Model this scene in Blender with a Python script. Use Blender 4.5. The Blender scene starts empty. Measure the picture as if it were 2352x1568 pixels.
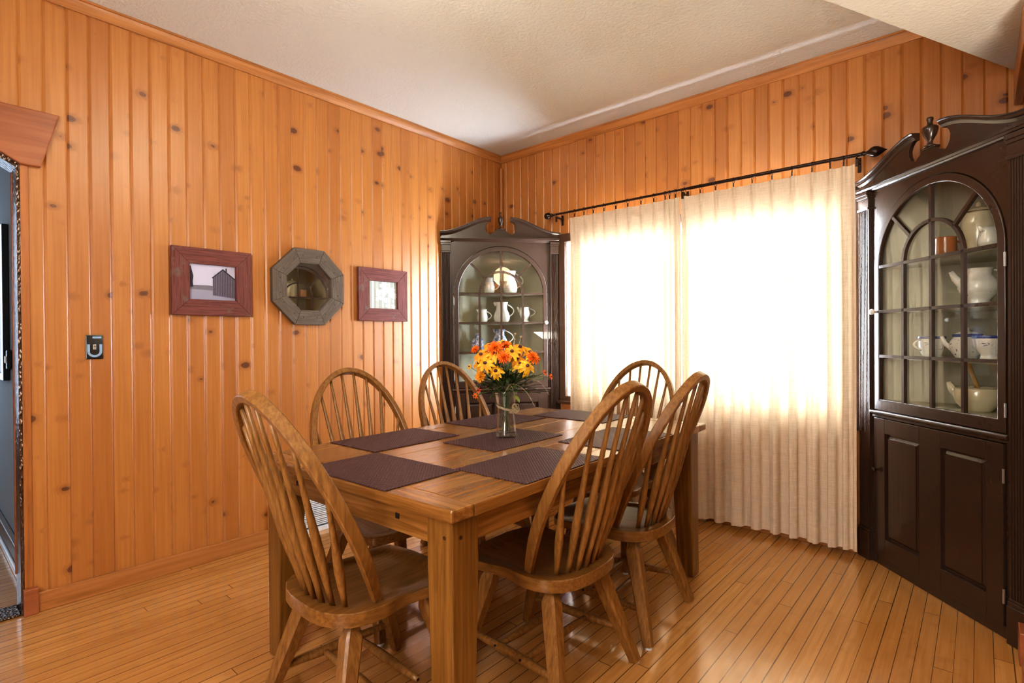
import bpy, bmesh, math, random
from mathutils import Vector, Matrix
random.seed(7)
PI = math.pi
S = bpy.context.scene
COL = S.collection

# ------------------------------------------------------------------ measured layout (metres)
H = 2.802            # ceiling height
BW = 0.0826          # wall board width
XR = 3.335           # right wall plane
CAM = Vector((3.1765, -3.4989, 1.2027))
YAW, PITCH, ROLL, FPX = 0.719, -0.005, -0.0077, 1226.3

# ------------------------------------------------------------------ mesh helpers
class MB:
    def __init__(self):
        self.v, self.f, self.m = [], [], []
        self.mi = 0
    def add(self, verts, faces):
        b = len(self.v)
        self.v += [tuple(p) for p in verts]
        self.f += [tuple(b + i for i in q) for q in faces]
        self.m += [self.mi] * len(faces)
    def box(self, x0, x1, y0, y1, z0, z1):
        v = [(x, y, z) for z in (z0, z1) for y in (y0, y1) for x in (x0, x1)]
        self.add(v, [(0, 2, 3, 1), (4, 5, 7, 6), (0, 1, 5, 4), (2, 6, 7, 3), (0, 4, 6, 2), (1, 3, 7, 5)])
    def prism(self, poly, to3, h0, h1):
        """poly: 2d points; to3(a, b, h) maps to 3d"""
        n = len(poly)
        v = [to3(a, b, h0) for a, b in poly] + [to3(a, b, h1) for a, b in poly]
        f = [tuple(range(n - 1, -1, -1)), tuple(range(n, 2 * n))]
        f += [(i, (i + 1) % n, n + (i + 1) % n, n + i) for i in range(n)]
        self.add(v, f)
    def ring(self, outer, inner, to3, h0, h1):
        """frame between two loops with equal counts"""
        n = len(outer)
        v = [to3(a, b, h) for h in (h0, h1) for L in (outer, inner) for a, b in L]
        f = []
        for i in range(n):
            j = (i + 1) % n
            f += [(i, n + i, n + j, j), (2 * n + i, 2 * n + j, 3 * n + j, 3 * n + i),
                  (i, j, 2 * n + j, 2 * n + i), (n + i, 3 * n + i, 3 * n + j, n + j)]
        self.add(v, f)
    def strip(self, rows, closed=False):
        """quads over a grid of rows"""
        nr, nc = len(rows), len(rows[0])
        v = [p for r in rows for p in r]
        f = []
        for i in range(nr - 1):
            for j in range(nc if closed else nc - 1):
                k = (j + 1) % nc
                f.append((i * nc + j, i * nc + k, (i + 1) * nc + k, (i + 1) * nc + j))
        self.add(v, f)
    def tube(self, pts, rad, seg=10, sec=None, up=None, cap=True):
        pts = [Vector(p) for p in pts]
        n = len(pts)
        if not isinstance(rad, (list, tuple)): rad = [rad] * n
        if sec is None:
            sec = [(math.cos(2 * PI * k / seg), math.sin(2 * PI * k / seg)) for k in range(seg)]
        rows = []
        t0 = (pts[1] - pts[0]).normalized()
        u = Vector(up) if up is not None else (Vector((0, 0, 1)) if abs(t0.z) < .9 else Vector((1, 0, 0)))
        for i in range(n):
            t = (pts[min(i + 1, n - 1)] - pts[max(i - 1, 0)]).normalized()
            a = (u - t * u.dot(t)).normalized()
            b = t.cross(a)
            if up is None: u = a
            rows.append([pts[i] + (a * c + b * s) * rad[i] for c, s in sec])
        self.strip(rows, True)
        if cap:
            m = len(sec); base = len(self.v) - n * m
            self.f.append(tuple(base + k for k in range(m - 1, -1, -1)))
            self.f.append(tuple(base + (n - 1) * m + k for k in range(m)))
            self.m += [self.mi] * 2
    def lathe(self, prof, seg=28, c=(0, 0, 0), M=None):
        rows = []
        c = Vector(c)
        for r, z in prof:
            row = []
            for k in range(seg):
                p = Vector((r * math.cos(2 * PI * k / seg), r * math.sin(2 * PI * k / seg), z))
                if M is not None: p = M @ p
                row.append(p + c)
            rows.append(row)
        self.strip(rows, True)
    def ball(self, c, r, sx=1, sy=1, sz=1, seg=14):
        prof = [(max(1e-4, math.sin(PI * i / 9)) * r, -math.cos(PI * i / 9) * r) for i in range(10)]
        b = len(self.v)
        self.lathe(prof, seg)
        for i in range(b, len(self.v)):
            x, y, z = self.v[i]
            self.v[i] = (x * sx + c[0], y * sy + c[1], z * sz + c[2])
    def build(self, name, mat, parent=None, smooth=False, bevel=0, loc=None, rotz=0, seg=2, solid=0):
        me = bpy.data.meshes.new(name)
        me.from_pydata(self.v, [], self.f)
        bm = bmesh.new(); bm.from_mesh(me)
        bmesh.ops.recalc_face_normals(bm, faces=bm.faces)
        bm.to_mesh(me); bm.free()
        mats = mat if isinstance(mat, (list, tuple)) else [mat]
        for m in mats: me.materials.append(m)
        if len(mats) > 1:
            for p, k in zip(me.polygons, self.m): p.material_index = k
        if smooth:
            for p in me.polygons: p.use_smooth = True
        o = bpy.data.objects.new(name, me); COL.objects.link(o)
        if parent is not None: o.parent = parent
        if loc is not None: o.location = loc
        o.rotation_euler.z = rotz
        if solid:
            md = o.modifiers.new('thick', 'SOLIDIFY'); md.thickness = solid
        if bevel:
            md = o.modifiers.new('edge', 'BEVEL'); md.width = bevel; md.segments = seg
            md.limit_method = 'ANGLE'; md.angle_limit = math.radians(35)
        if smooth == 'auto':
            for p in me.polygons: p.use_smooth = True
            me.set_sharp_from_angle(angle=math.radians(38))
        return o

def tag(o, label=None, cat=None, group=None, kind=None):
    if label: o['label'] = label
    if cat: o['category'] = cat
    if group: o['group'] = group
    if kind: o['kind'] = kind
    return o
def thing(name, label, cat, loc=(0, 0, 0), rotz=0, group=None):
    o = bpy.data.objects.new(name, None); COL.objects.link(o)
    o.empty_display_size = .05
    o.location = loc; o.rotation_euler = (0, 0, rotz)
    return tag(o, label, cat, group)
def struct(o): return tag(o, kind='structure')
def copy_tree(o, parent=None):
    c = o.copy(); COL.objects.link(c)
    if parent is not None: c.parent = parent
    for ch in list(o.children): copy_tree(ch, c)
    return c
def XY(a, b, h): return (a, b, h)
def XZ(a, b, h): return (a, h, b)
def YZ(a, b, h): return (h, a, b)

# ------------------------------------------------------------------ material helpers
def mat(name):
    m = bpy.data.materials.new(name); m.use_nodes = True
    nt = m.node_tree
    b = nt.nodes['Principled BSDF']
    return m, nt, b
def N(nt, t, **kw):
    n = nt.nodes.new(t)
    for k, v in kw.items():
        if k.startswith('i_'): n.inputs[k[2:].replace('_', ' ')].default_value = v
        else: setattr(n, k, v)
    return n
def L(nt, a, b): nt.links.new(a, b)
def math_(nt, op, a, b=None, c=None):
    n = nt.nodes.new('ShaderNodeMath'); n.operation = op
    for i, x in enumerate((a, b, c)):
        if x is None: continue
        if isinstance(x, (int, float)): n.inputs[i].default_value = x
        else: L(nt, x, n.inputs[i])
    return n.outputs[0]
def comb(nt, x, y, z):
    n = nt.nodes.new('ShaderNodeCombineXYZ')
    for i, q in enumerate((x, y, z)):
        if isinstance(q, (int, float)): n.inputs[i].default_value = q
        else: L(nt, q, n.inputs[i])
    return n.outputs[0]
def ramp(nt, fac, stops):
    n = nt.nodes.new('ShaderNodeValToRGB')
    e = n.color_ramp.elements
    while len(e) < len(stops): e.new(.5)
    for k, (p, c) in enumerate(stops):
        e[k].position = p; e[k].color = (*c, 1) if len(c) == 3 else c
    L(nt, fac, n.inputs[0]); return n.outputs[0]
def mix(nt, f, a, b, mode='MIX'):
    n = nt.nodes.new('ShaderNodeMix'); n.data_type = 'RGBA'; n.blend_type = mode
    for s, x in ((0, f), (6, a), (7, b)):
        if isinstance(x, (int, float)): n.inputs[s].default_value = x
        elif isinstance(x, tuple): n.inputs[s].default_value = (*x, 1)
        else: L(nt, x, n.inputs[s])
    return n.outputs[2]
def smooth_(nt, x, a, b, lo=0., hi=1.):
    n = nt.nodes.new('ShaderNodeMapRange'); n.interpolation_type = 'SMOOTHSTEP'
    L(nt, x, n.inputs[0]); n.inputs[1].default_value = a; n.inputs[2].default_value = b
    n.inputs[3].default_value = lo; n.inputs[4].default_value = hi
    return n.outputs[0]
def objco(nt):
    t = nt.nodes.new('ShaderNodeTexCoord'); s = nt.nodes.new('ShaderNodeSeparateXYZ')
    L(nt, t.outputs['Object'], s.inputs[0]); return t.outputs['Object'], s.outputs
def noise(nt, vec, scale=5, detail=3, rough=.55, dist=0):
    n = nt.nodes.new('ShaderNodeTexNoise'); L(nt, vec, n.inputs['Vector'])
    n.inputs['Scale'].default_value = scale; n.inputs['Detail'].default_value = detail
    n.inputs['Roughness'].default_value = rough; n.inputs['Distortion'].default_value = dist
    return n.outputs['Fac']
def bump(nt, b, h, strength=.2, dist=.002):
    n = nt.nodes.new('ShaderNodeBump'); n.inputs['Strength'].default_value = strength
    n.inputs['Distance'].default_value = dist; L(nt, h, n.inputs['Height']); L(nt, n.outputs[0], b.inputs['Normal'])
def rnd1(nt, x):
    n = nt.nodes.new('ShaderNodeTexWhiteNoise'); n.noise_dimensions = '1D'; L(nt, x, n.inputs['W']); return n.outputs['Value'], n.outputs['Color']
def plain(name, col, rough=.5, spec=.5, metal=0, coat=0):
    m, nt, b = mat(name)
    b.inputs['Base Color'].default_value = (*col, 1); b.inputs['Roughness'].default_value = rough
    b.inputs['Specular IOR Level'].default_value = spec; b.inputs['Metallic'].default_value = metal
    b.inputs['Coat Weight'].default_value = coat
    co, s = objco(nt)
    nz = noise(nt, co, 30, 2)
    L(nt, mix(nt, .12, (*col,), mix(nt, nz, tuple(c * .6 for c in col), tuple(min(1, c * 1.3) for c in col))), b.inputs['Base Color'])
    return m

def pine(name, axis, off, knots=True):
    """varnished knotty pine boards; axis = index of the across-board coordinate"""
    m, nt, b = mat(name)
    co, s = objco(nt)
    ac, al = s[axis], s[2]
    bid = math_(nt, 'FLOOR', math_(nt, 'DIVIDE', math_(nt, 'SUBTRACT', ac, off), BW))
    rv, rc = rnd1(nt, bid)
    rs = nt.nodes.new('ShaderNodeSeparateXYZ'); L(nt, rc, rs.inputs[0])
    shift = math_(nt, 'MULTIPLY', rs.outputs[1], 30.)
    al2 = math_(nt, 'ADD', al, shift)
    # knots
    kv = comb(nt, math_(nt, 'MULTIPLY', ac, 6.4), math_(nt, 'MULTIPLY', al2, 9.4), math_(nt, 'MULTIPLY', bid, 3.37))
    vo = nt.nodes.new('ShaderNodeTexVoronoi'); vo.inputs['Scale'].default_value = 1; L(nt, kv, vo.inputs['Vector'])
    vo.inputs['Randomness'].default_value = 1
    d = vo.outputs['Distance']
    wob = noise(nt, comb(nt, math_(nt, 'MULTIPLY', ac, 40), math_(nt, 'MULTIPLY', al2, 40), bid), 1, 2)
    d2 = math_(nt, 'ADD', d, math_(nt, 'MULTIPLY', math_(nt, 'SUBTRACT', wob, .5), .09))
    vs = nt.nodes.new('ShaderNodeSeparateXYZ'); L(nt, vo.outputs['Color'], vs.inputs[0])
    ksz = math_(nt, 'MULTIPLY', smooth_(nt, vs.outputs[0], .15, 1., 0., 1.), .165)
    d2 = math_(nt, 'ADD', d2, math_(nt, 'SUBTRACT', .155, ksz))
    core = smooth_(nt, d2, .13, .175, 1, 0)
    halo = smooth_(nt, d2, .13, .36, 1, 0)
    ringv = math_(nt, 'MULTIPLY', math_(nt, 'ADD', math_(nt, 'SINE', math_(nt, 'MULTIPLY', d2, 120.)), 1.), .5)
    # grain
    gx = math_(nt, 'ADD', math_(nt, 'MULTIPLY', ac, 55.), math_(nt, 'MULTIPLY', halo, 1.6))
    g1 = noise(nt, comb(nt, gx, math_(nt, 'MULTIPLY', al2, 1.3), math_(nt, 'MULTIPLY', bid, 5.1)), 1.6, 4, .6)
    g2 = noise(nt, comb(nt, math_(nt, 'MULTIPLY', ac, 14.), math_(nt, 'MULTIPLY', al2, .7), math_(nt, 'MULTIPLY', bid, 2.3)), 1.2, 2)
    c = ramp(nt, g1, [(.3, PINE[0]), (.62, PINE[1])])
    c = mix(nt, math_(nt, 'MULTIPLY', g2, .55), c, PINE[2])
    c = mix(nt, smooth_(nt, rs.outputs[0], .1, 1., 0, .42), c, PINE[3])
    c = mix(nt, math_(nt, 'MULTIPLY', halo, .5), c, (.22, .065, .017))
    c = mix(nt, math_(nt, 'MULTIPLY', core, .86), c, mix(nt, ringv, (.05, .014, .006), (.15, .042, .016)))
    L(nt, c, b.inputs['Base Color'])
    b.inputs['Roughness'].default_value = .38
    b.inputs['Coat Weight'].default_value = .55; b.inputs['Coat Roughness'].default_value = .36
    bump(nt, b, g1, .12, .001)
    return m
PINE = [(.41, .158, .036), (.53, .232, .064), (.42, .156, .032), (.31, .098, .018)]

def wood(name, c0, c1, axis=2, scale=1., rough=.35, coat=.2, dark=None, fine=70.):
    """streaked solid wood, grain along the given local axis"""
    m, nt, b = mat(name)
    co, s = objco(nt)
    oi = nt.nodes.new('ShaderNodeObjectInfo')
    k = [s[0], s[1], s[2]]
    f = [fine * scale] * 3; f[axis] = 3.2 * scale
    vec = comb(nt, *[math_(nt, 'ADD', math_(nt, 'MULTIPLY', k[i], f[i]), math_(nt, 'MULTIPLY', oi.outputs['Random'], 17. + i)) for i in range(3)])
    g = noise(nt, vec, 1., 4, .62, .4)
    f2 = [9. * scale] * 3; f2[axis] = 1.1 * scale
    g2 = noise(nt, comb(nt, *[math_(nt, 'ADD', math_(nt, 'MULTIPLY', k[i], f2[i]), math_(nt, 'MULTIPLY', oi.outputs['Random'], 9.)) for i in range(3)]), 1., 2)
    c = ramp(nt, g, [(.30, tuple(q * .62 for q in c0)), (.44, c0), (.66, c1)])
    c = mix(nt, math_(nt, 'MULTIPLY', g2, .36), c, dark or tuple(x * .62 for x in c0))
    L(nt, c, b.inputs['Base Color'])
    b.inputs['Roughness'].default_value = rough
    b.inputs['Coat Weight'].default_value = coat; b.inputs['Coat Roughness'].default_value = .22
    bump(nt, b, g, .15, .0008)
    return m

def floor_mat():
    m, nt, b = mat('maple_strip_floor')
    co, s = objco(nt)
    W = .0555
    q = math_(nt, 'DIVIDE', math_(nt, 'SUBTRACT', s[0], 2.437), W)
    bid = math_(nt, 'FLOOR', q); fx = math_(nt, 'FRACT', q)
    rv, rc = rnd1(nt, bid)
    rs = nt.nodes.new('ShaderNodeSeparateXYZ'); L(nt, rc, rs.inputs[0])
    ly = math_(nt, 'ADD', math_(nt, 'DIVIDE', s[1], 2.7), math_(nt, 'MULTIPLY', rs.outputs[0], 9.))
    sid = math_(nt, 'FLOOR', ly); fy = math_(nt, 'FRACT', ly)
    pid = math_(nt, 'ADD', math_(nt, 'MULTIPLY', bid, 13.7), math_(nt, 'MULTIPLY', sid, 5.3))
    pv, pc = rnd1(nt, pid)
    ps = nt.nodes.new('ShaderNodeSeparateXYZ'); L(nt, pc, ps.inputs[0])
    g = noise(nt, comb(nt, math_(nt, 'MULTIPLY', s[0], 60.), math_(nt, 'MULTIPLY', s[1], 2.2), pid), 1.2, 4, .6, .3)
    blot = noise(nt, comb(nt, math_(nt, 'MULTIPLY', s[0], 9.), math_(nt, 'MULTIPLY', s[1], 7.), pid), 1.3, 3)
    wear = noise(nt, co, 1.1, 2)
    c = ramp(nt, g, [(.3, (.46, .208, .052)), (.68, (.61, .325, .108))])
    c = mix(nt, smooth_(nt, ps.outputs[0], 0, 1, 0, .5), c, (.40, .172, .042))
    c = mix(nt, smooth_(nt, blot, .55, .75, 0, .35), c, (.33, .125, .028))
    c = mix(nt, smooth_(nt, wear, .4, .7, 0, .22), c, (.66, .385, .165))
    # seams
    ex = math_(nt, 'MINIMUM', fx, math_(nt, 'SUBTRACT', 1., fx))
    w_ = math_(nt, 'ADD', .014, math_(nt, 'MULTIPLY', rs.outputs[2], .030))
    sx = math_(nt, 'LESS_THAN', ex, w_)
    ey = math_(nt, 'MINIMUM', fy, math_(nt, 'SUBTRACT', 1., fy))
    sy = math_(nt, 'LESS_THAN', ey, .0006)
    seam = math_(nt, 'MAXIMUM', sx, sy)
    c = mix(nt, math_(nt, 'MULTIPLY', seam, .82), c, (.075, .028, .010))
    L(nt, c, b.inputs['Base Color'])
    L(nt, math_(nt, 'ADD', .09, math_(nt, 'MULTIPLY', blot, .14)), b.inputs['Roughness'])
    b.inputs['Coat Weight'].default_value = .55; b.inputs['Coat Roughness'].default_value = .08
    bump(nt, b, math_(nt, 'ADD', math_(nt, 'MULTIPLY', seam, -1.), math_(nt, 'MULTIPLY', blot, .25)), .35, .0012)
    return m

def stipple(name, col, strength=.5):
    m, nt, b = mat(name)
    co, s = objco(nt)
    n1 = noise(nt, co, 55, 3, .6); n2 = noise(nt, co, 1.1, 2)
    L(nt, mix(nt, math_(nt, 'MULTIPLY', n2, .2), col, tuple(c * .85 for c in col)), b.inputs['Base Color'])
    b.inputs['Roughness'].default_value = .85; b.inputs['Specular IOR Level'].default_value = .2
    bump(nt, b, n1, strength, .008)
    return m

def thin_glass(name, tint=(1, 1, 1), refl=1.0, rough=0.0):
    m = bpy.data.materials.new(name); m.use_nodes = True; nt = m.node_tree; nt.nodes.clear()
    o = nt.nodes.new('ShaderNodeOutputMaterial'); t = nt.nodes.new('ShaderNodeBsdfTransparent')
    g = nt.nodes.new('ShaderNodeBsdfGlossy'); g.inputs['Roughness'].default_value = rough
    ge = nt.nodes.new('ShaderNodeNewGeometry'); vm = nt.nodes.new('ShaderNodeVectorMath'); vm.operation = 'DOT_PRODUCT'
    L(nt, ge.outputs['Incoming'], vm.inputs[0]); L(nt, ge.outputs['Normal'], vm.inputs[1])
    sch = math_(nt, 'ADD', .04, math_(nt, 'MULTIPLY', .96, math_(nt, 'POWER', math_(nt, 'SUBTRACT', 1., math_(nt, 'ABSOLUTE', vm.outputs['Value'])), 5.)))
    mx = nt.nodes.new('ShaderNodeMixShader')
    t.inputs[0].default_value = (*tint, 1)
    L(nt, math_(nt, 'MULTIPLY', sch, refl), mx.inputs[0]); L(nt, t.outputs[0], mx.inputs[1]); L(nt, g.outputs[0], mx.inputs[2])
    L(nt, mx.outputs[0], o.inputs[0]); return m

def curtain_mat():
    m = bpy.data.materials.new('cream_linen'); m.use_nodes = True; nt = m.node_tree; nt.nodes.clear()
    o = nt.nodes.new('ShaderNodeOutputMaterial')
    co, s = objco(nt)
    w1 = noise(nt, comb(nt, math_(nt, 'MULTIPLY', s[0], 12.), math_(nt, 'MULTIPLY', s[1], 12.), math_(nt, 'MULTIPLY', s[2], 260.)), 1., 2)
    w2 = noise(nt, comb(nt, math_(nt, 'MULTIPLY', s[0], 300.), 0., math_(nt, 'MULTIPLY', s[2], 14.)), 1., 2)
    w = math_(nt, 'MULTIPLY', math_(nt, 'ADD', w1, w2), .5)
    cd = ramp(nt, w, [(.35, (.61, .49, .375)), (.65, (.77, .64, .51))])
    ct = ramp(nt, w, [(.35, (.56, .44, .27)), (.65, (.72, .60, .40))])
    d = nt.nodes.new('ShaderNodeBsdfDiffuse'); t = nt.nodes.new('ShaderNodeBsdfTranslucent')
    L(nt, cd, d.inputs[0]); L(nt, ct, t.inputs[0])
    mx = nt.nodes.new('ShaderNodeMixShader')
    at_ = nt.nodes.new('ShaderNodeAttribute'); at_.attribute_name = 'layers'
    L(nt, math_(nt, 'SUBTRACT', .042, math_(nt, 'MULTIPLY', at_.outputs['Fac'], .035)), mx.inputs[0])
    L(nt, d.outputs[0], mx.inputs[1]); L(nt, t.outputs[0], mx.inputs[2]); L(nt, mx.outputs[0], o.inputs[0])
    return m

def hammered(name, col):
    m, nt, b = mat(name)
    co, s = objco(nt)
    vo = nt.nodes.new('ShaderNodeTexVoronoi'); vo.inputs['Scale'].default_value = 1.
    L(nt, comb(nt, math_(nt, 'MULTIPLY', s[0], 90.), math_(nt, 'MULTIPLY', s[1], 90.), math_(nt, 'MULTIPLY', s[2], 45.)), vo.inputs['Vector'])
    L(nt, mix(nt, vo.outputs['Distance'], col, tuple(c * .4 for c in col)), b.inputs['Base Color'])
    b.inputs['Roughness'].default_value = .16; b.inputs['Metallic'].default_value = .55
    bump(nt, b, vo.outputs['Distance'], .9, .006)
    return m

def woven(name):
    m, nt, b = mat(name)
    co, s = objco(nt)
    k = 150.
    a = math_(nt, 'MULTIPLY', s[0], k); c_ = math_(nt, 'MULTIPLY', s[1], k)
    sa = math_(nt, 'SINE', math_(nt, 'MULTIPLY', a, PI)); sb = math_(nt, 'SINE', math_(nt, 'MULTIPLY', c_, PI))
    ch = math_(nt, 'MULTIPLY', sa, sb)
    fa = math_(nt, 'ABSOLUTE', sa); fb = math_(nt, 'ABSOLUTE', sb)
    hgt = math_(nt, 'ADD', math_(nt, 'MULTIPLY', ch, .5), math_(nt, 'MULTIPLY', math_(nt, 'ADD', fa, fb), .25))
    nz = noise(nt, co, 60, 2)
    f = smooth_(nt, math_(nt, 'ADD', hgt, math_(nt, 'MULTIPLY', math_(nt, 'SUBTRACT', nz, .5), .5)), -.3, .9)
    L(nt, ramp(nt, f, [(0, (.014, .006, .009)), (1, (.125, .058, .070))]), b.inputs['Base Color'])
    b.inputs['Roughness'].default_value = .48; b.inputs['Specular IOR Level'].default_value = .35
    bump(nt, b, hgt, .9, .003)
    return m

def barnwood(name, c0, c1, ax):
    m, nt, b = mat(name)
    co, s = objco(nt)
    f = [160.] * 3; f[ax] = 7.
    g = noise(nt, comb(nt, *[math_(nt, 'MULTIPLY', s[i], f[i]) for i in range(3)]), 1., 5, .68, .6)
    g2 = noise(nt, co, 16, 3)
    c = ramp(nt, g, [(.3, c0), (.62, c1)])
    c = mix(nt, smooth_(nt, g2, .56, .72, 0, .6), c, (.16, .13, .10))
    L(nt, c, b.inputs['Base Color']); b.inputs['Roughness'].default_value = .75
    bump(nt, b, g, .6, .002)
    return m

M_PINE_L = pine('knotty_pine_boards', 1, -3.152 - BW * 40)
M_PINE_W = pine('knotty_pine_boards_window', 0, .063 - BW * 40)
M_PINE_R = pine('knotty_pine_boards_side', 1, 0.)
M_TRIMY = wood('pine_trim_y', (.42, .168, .046), (.54, .242, .080), 1, .6, .4)
M_TRIMX = wood('pine_trim_x', (.42, .168, .046), (.54, .242, .080), 0, .6, .4)
M_TRIMZ = wood('pine_trim_z', (.42, .15, .038), (.50, .19, .05), 2, .6, .4)
M_HEAD = wood('header_board', (.33, .105, .040), (.43, .150, .060), 1, .35, .35, .25)
M_FLOOR = floor_mat()
M_CEIL = stipple('stippled_ceiling', (.69, .70, .68))
M_SOFF = stipple('stippled_soffit', (.72, .70, .64), .35)
M_GREY = stipple('grey_blue_plaster', (.30, .33, .36), .1)
M_PLAST = stipple('cream_plaster', (.72, .66, .55), .1)
M_BROWN = plain('chocolate_paint', (.040, .021, .014), .26, .5, 0, .3)
M_CREAM = plain('cabinet_cream_paint', (.46, .43, .31), .55)
M_OAKT = wood('table_oak', (.235, .100, .022), (.365, .176, .050), 1, .75, .27, .3, (.17, .065, .013))
M_OAKTX = wood('table_oak_cross', (.235, .100, .022), (.365, .176, .050), 0, .75, .27, .3, (.17, .065, .013))
M_OAKL = wood('table_oak_leg', (.17, .074, .013), (.28, .135, .030), 2, .9, .3, .3, (.13, .045, .008))
M_OAKC = wood('chair_oak', (.225, .102, .024), (.335, .166, .046), 2, 1.25, .40, .12, (.15, .052, .010))
M_OAKS = wood('chair_oak_seat', (.20, .088, .021), (.295, .142, .038), 1, 1.25, .30, .25, (.14, .048, .010))
M_DARKHOLE = plain('dark_hole', (.006, .004, .003), .6)
M_SCREW = plain('screw_steel', (.45, .43, .40), .35, .5, .8)
M_WHITEP = plain('white_plastic', (.72, .74, .80), .35)
M_WHITEE = plain('white_enamel', (.80, .82, .86), .35)
M_SASH = plain('white_sash_paint', (.82, .84, .88), .4)
M_IRON = plain('dark_bronze_iron', (.035, .018, .012), .3, .5, .6)
M_BLACK = plain('black_gloss', (.008, .008, .010), .12, .6)
M_CURT = curtain_mat()
M_WOVEN = woven('woven_plum_vinyl')
M_HAMMER = hammered('hammered_brown', (.16, .10, .07))
M_GLASS = thin_glass('cabinet_glass', (.97, .98, .97), 1.5)
M_WGLASS = thin_glass('window_glass', (1, 1, 1), .6)
M_VGLASS = thin_glass('vase_glass', (.975, .985, .98), 1.5)
M_PORC = plain('white_porcelain', (.78, .76, .70), .12, .6, 0, .5)
M_CREAMW = plain('cream_porcelain', (.70, .63, .45), .15, .6, 0, .5)
M_TERRA = plain('orange_brown_glaze', (.42, .14, .03), .22, .6, 0, .4)
M_BLUEG = plain('cobalt_glaze', (.035, .06, .25), .2, .6, 0, .4)
M_YELWOOD = plain('yellow_boxwood', (.60, .36, .09), .4)
M_REDX = [barnwood('red_barnwood_%d' % i, (.075, .018, .016), (.205, .060, .048), i) for i in range(3)]
M_GREYB = [barnwood('grey_barnwood_%d' % i, (.052, .038, .029), (.150, .112, .082), i) for i in range(3)]

def spotted(name, base, spot, scale, lo, hi):
    m, nt, b = mat(name)
    co, s = objco(nt)
    n1 = noise(nt, co, scale, 3, .6, 1.2)
    L(nt, mix(nt, smooth_(nt, n1, lo, hi), base, spot), b.inputs['Base Color'])
    b.inputs['Roughness'].default_value = .14; b.inputs['Coat Weight'].default_value = .4
    return m
M_BLUESPOT = spotted('blue_and_white_glaze', (.72, .73, .76), (.05, .09, .34), 75, .46, .56)
M_FLORAL = spotted('floral_glaze', (.78, .76, .72), (.07, .08, .18), 38, .62, .68)
M_REDFLOR = spotted('rose_floral_glaze', (.78, .76, .71), (.42, .10, .08), 34, .66, .72)

def mirror_mat():
    m, nt, b = mat('silvered_glass')
    b.inputs['Base Color'].default_value = (.80, .80, .74, 1); b.inputs['Metallic'].default_value = 1; b.inputs['Roughness'].default_value = .01
    return m
M_MIRROR = mirror_mat()
def leafmat(name, a, c, trans=.25):
    m, nt, b = mat(name)
    co, s = objco(nt)
    L(nt, ramp(nt, noise(nt, co, 45, 2), [(.35, a), (.65, c)]), b.inputs['Base Color'])
    b.inputs['Roughness'].default_value = .5
    return m
M_PET_Y = leafmat('yellow_petals', (.80, .36, .012), (.95, .58, .04))
M_PET_G = leafmat('golden_petals', (.78, .27, .010), (.90, .42, .02))
M_PET_O = leafmat('orange_petals', (.80, .13, .008), (.95, .26, .015))
M_PET_R = leafmat('red_petals', (.55, .04, .02), (.75, .09, .04))
M_CONE = leafmat('maroon_flower_centre', (.045, .010, .014), (.13, .030, .034))
M_LEAF = leafmat('dark_green_leaf', (.020, .045, .014), (.07, .115, .032))
M_LEAFL = leafmat('bright_green_leaf', (.10, .14, .025), (.24, .27, .055))
M_STEM = leafmat('green_stem', (.05, .09, .03), (.12, .16, .06))
M_STRAW = leafmat('dry_straw', (.34, .26, .15), (.55, .45, .28))

# ------------------------------------------------------------------ camera
F = Vector((-math.sin(YAW) * math.cos(PITCH), math.cos(YAW) * math.cos(PITCH), math.sin(PITCH)))
R0 = Vector((math.cos(YAW), math.sin(YAW), 0)); U0 = R0.cross(F)
R2 = R0 * math.cos(ROLL) + U0 * math.sin(ROLL); U2 = -R0 * math.sin(ROLL) + U0 * math.cos(ROLL)
cd = bpy.data.cameras.new('camera'); cam = bpy.data.objects.new('camera', cd); COL.objects.link(cam)
cd.sensor_fit = 'HORIZONTAL'; cd.sensor_width = 36; cd.lens = 36 * FPX / 2352; cd.clip_start = .03
mw = Matrix.Identity(4)
for i in range(3):
    mw[i][0], mw[i][1], mw[i][2], mw[i][3] = R2[i], U2[i], -F[i], CAM[i]
cam.matrix_world = mw
S.camera = cam

# ------------------------------------------------------------------ room shell
def flat(name, pts, m, flip=False):
    b = MB(); b.add(pts, [tuple(range(len(pts)))])
    return struct(b.build(name, m))
YB = -4.9; XE = 5.4; XW = -3.0
b = MB(); b.box(XW, XE, YB, .15, -.12, 0); struct(b.build('floor', M_FLOOR))
b = MB(); b.box(-.13, XE, YB, .15, H, H + .12); struct(b.build('ceiling', M_CEIL))
# dropped diagonal soffit over the camera side
ZS_ = 2.437
b = MB()
b.prism([(XR + .0, .0), (XE - .02, .0), (XE - .02, YB + .02), (XR + (YB + .02) * .4636, YB + .02)], XY, ZS_, H - .001)
struct(b.build('ceiling_soffit', M_SOFF))

def boards(mb, seams, z0, z1, to3, clip=None, g=.0085, dep=.0055):
    """V-jointed board strip profile extruded in z"""
    row = []
    a0, a1 = clip if clip else (seams[0], seams[-1])
    pts = []
    for s0, s1 in zip(seams[:-1], seams[1:]):
        pts += [(s0, -dep), (s0 + g, 0.), (s1 - g, 0.)]
    pts.append((seams[-1], -dep))
    out = []
    for (pa, pd), (qa, qd) in zip(pts[:-1], pts[1:]):
        if qa <= a0 or pa >= a1: continue
        t0 = max(0, (a0 - pa) / (qa - pa)); t1 = min(1, (a1 - pa) / (qa - pa))
        p = (pa + (qa - pa) * t0, pd + (qd - pd) * t0); q = (pa + (qa - pa) * t1, pd + (qd - pd) * t1)
        if not out: out.append(p)
        out.append(q)
    mb.strip([[to3(a, d, z0) for a, d in out], [to3(a, d, z1) for a, d in out]])
SL = [-3.152 + BW * k for k in range(-22, 38)] + [-.013]
SL = [s for s in SL if s < -.02] + [0.]
SW = [0.] + [.063 + BW * k for k in range(0, 40)]
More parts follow.
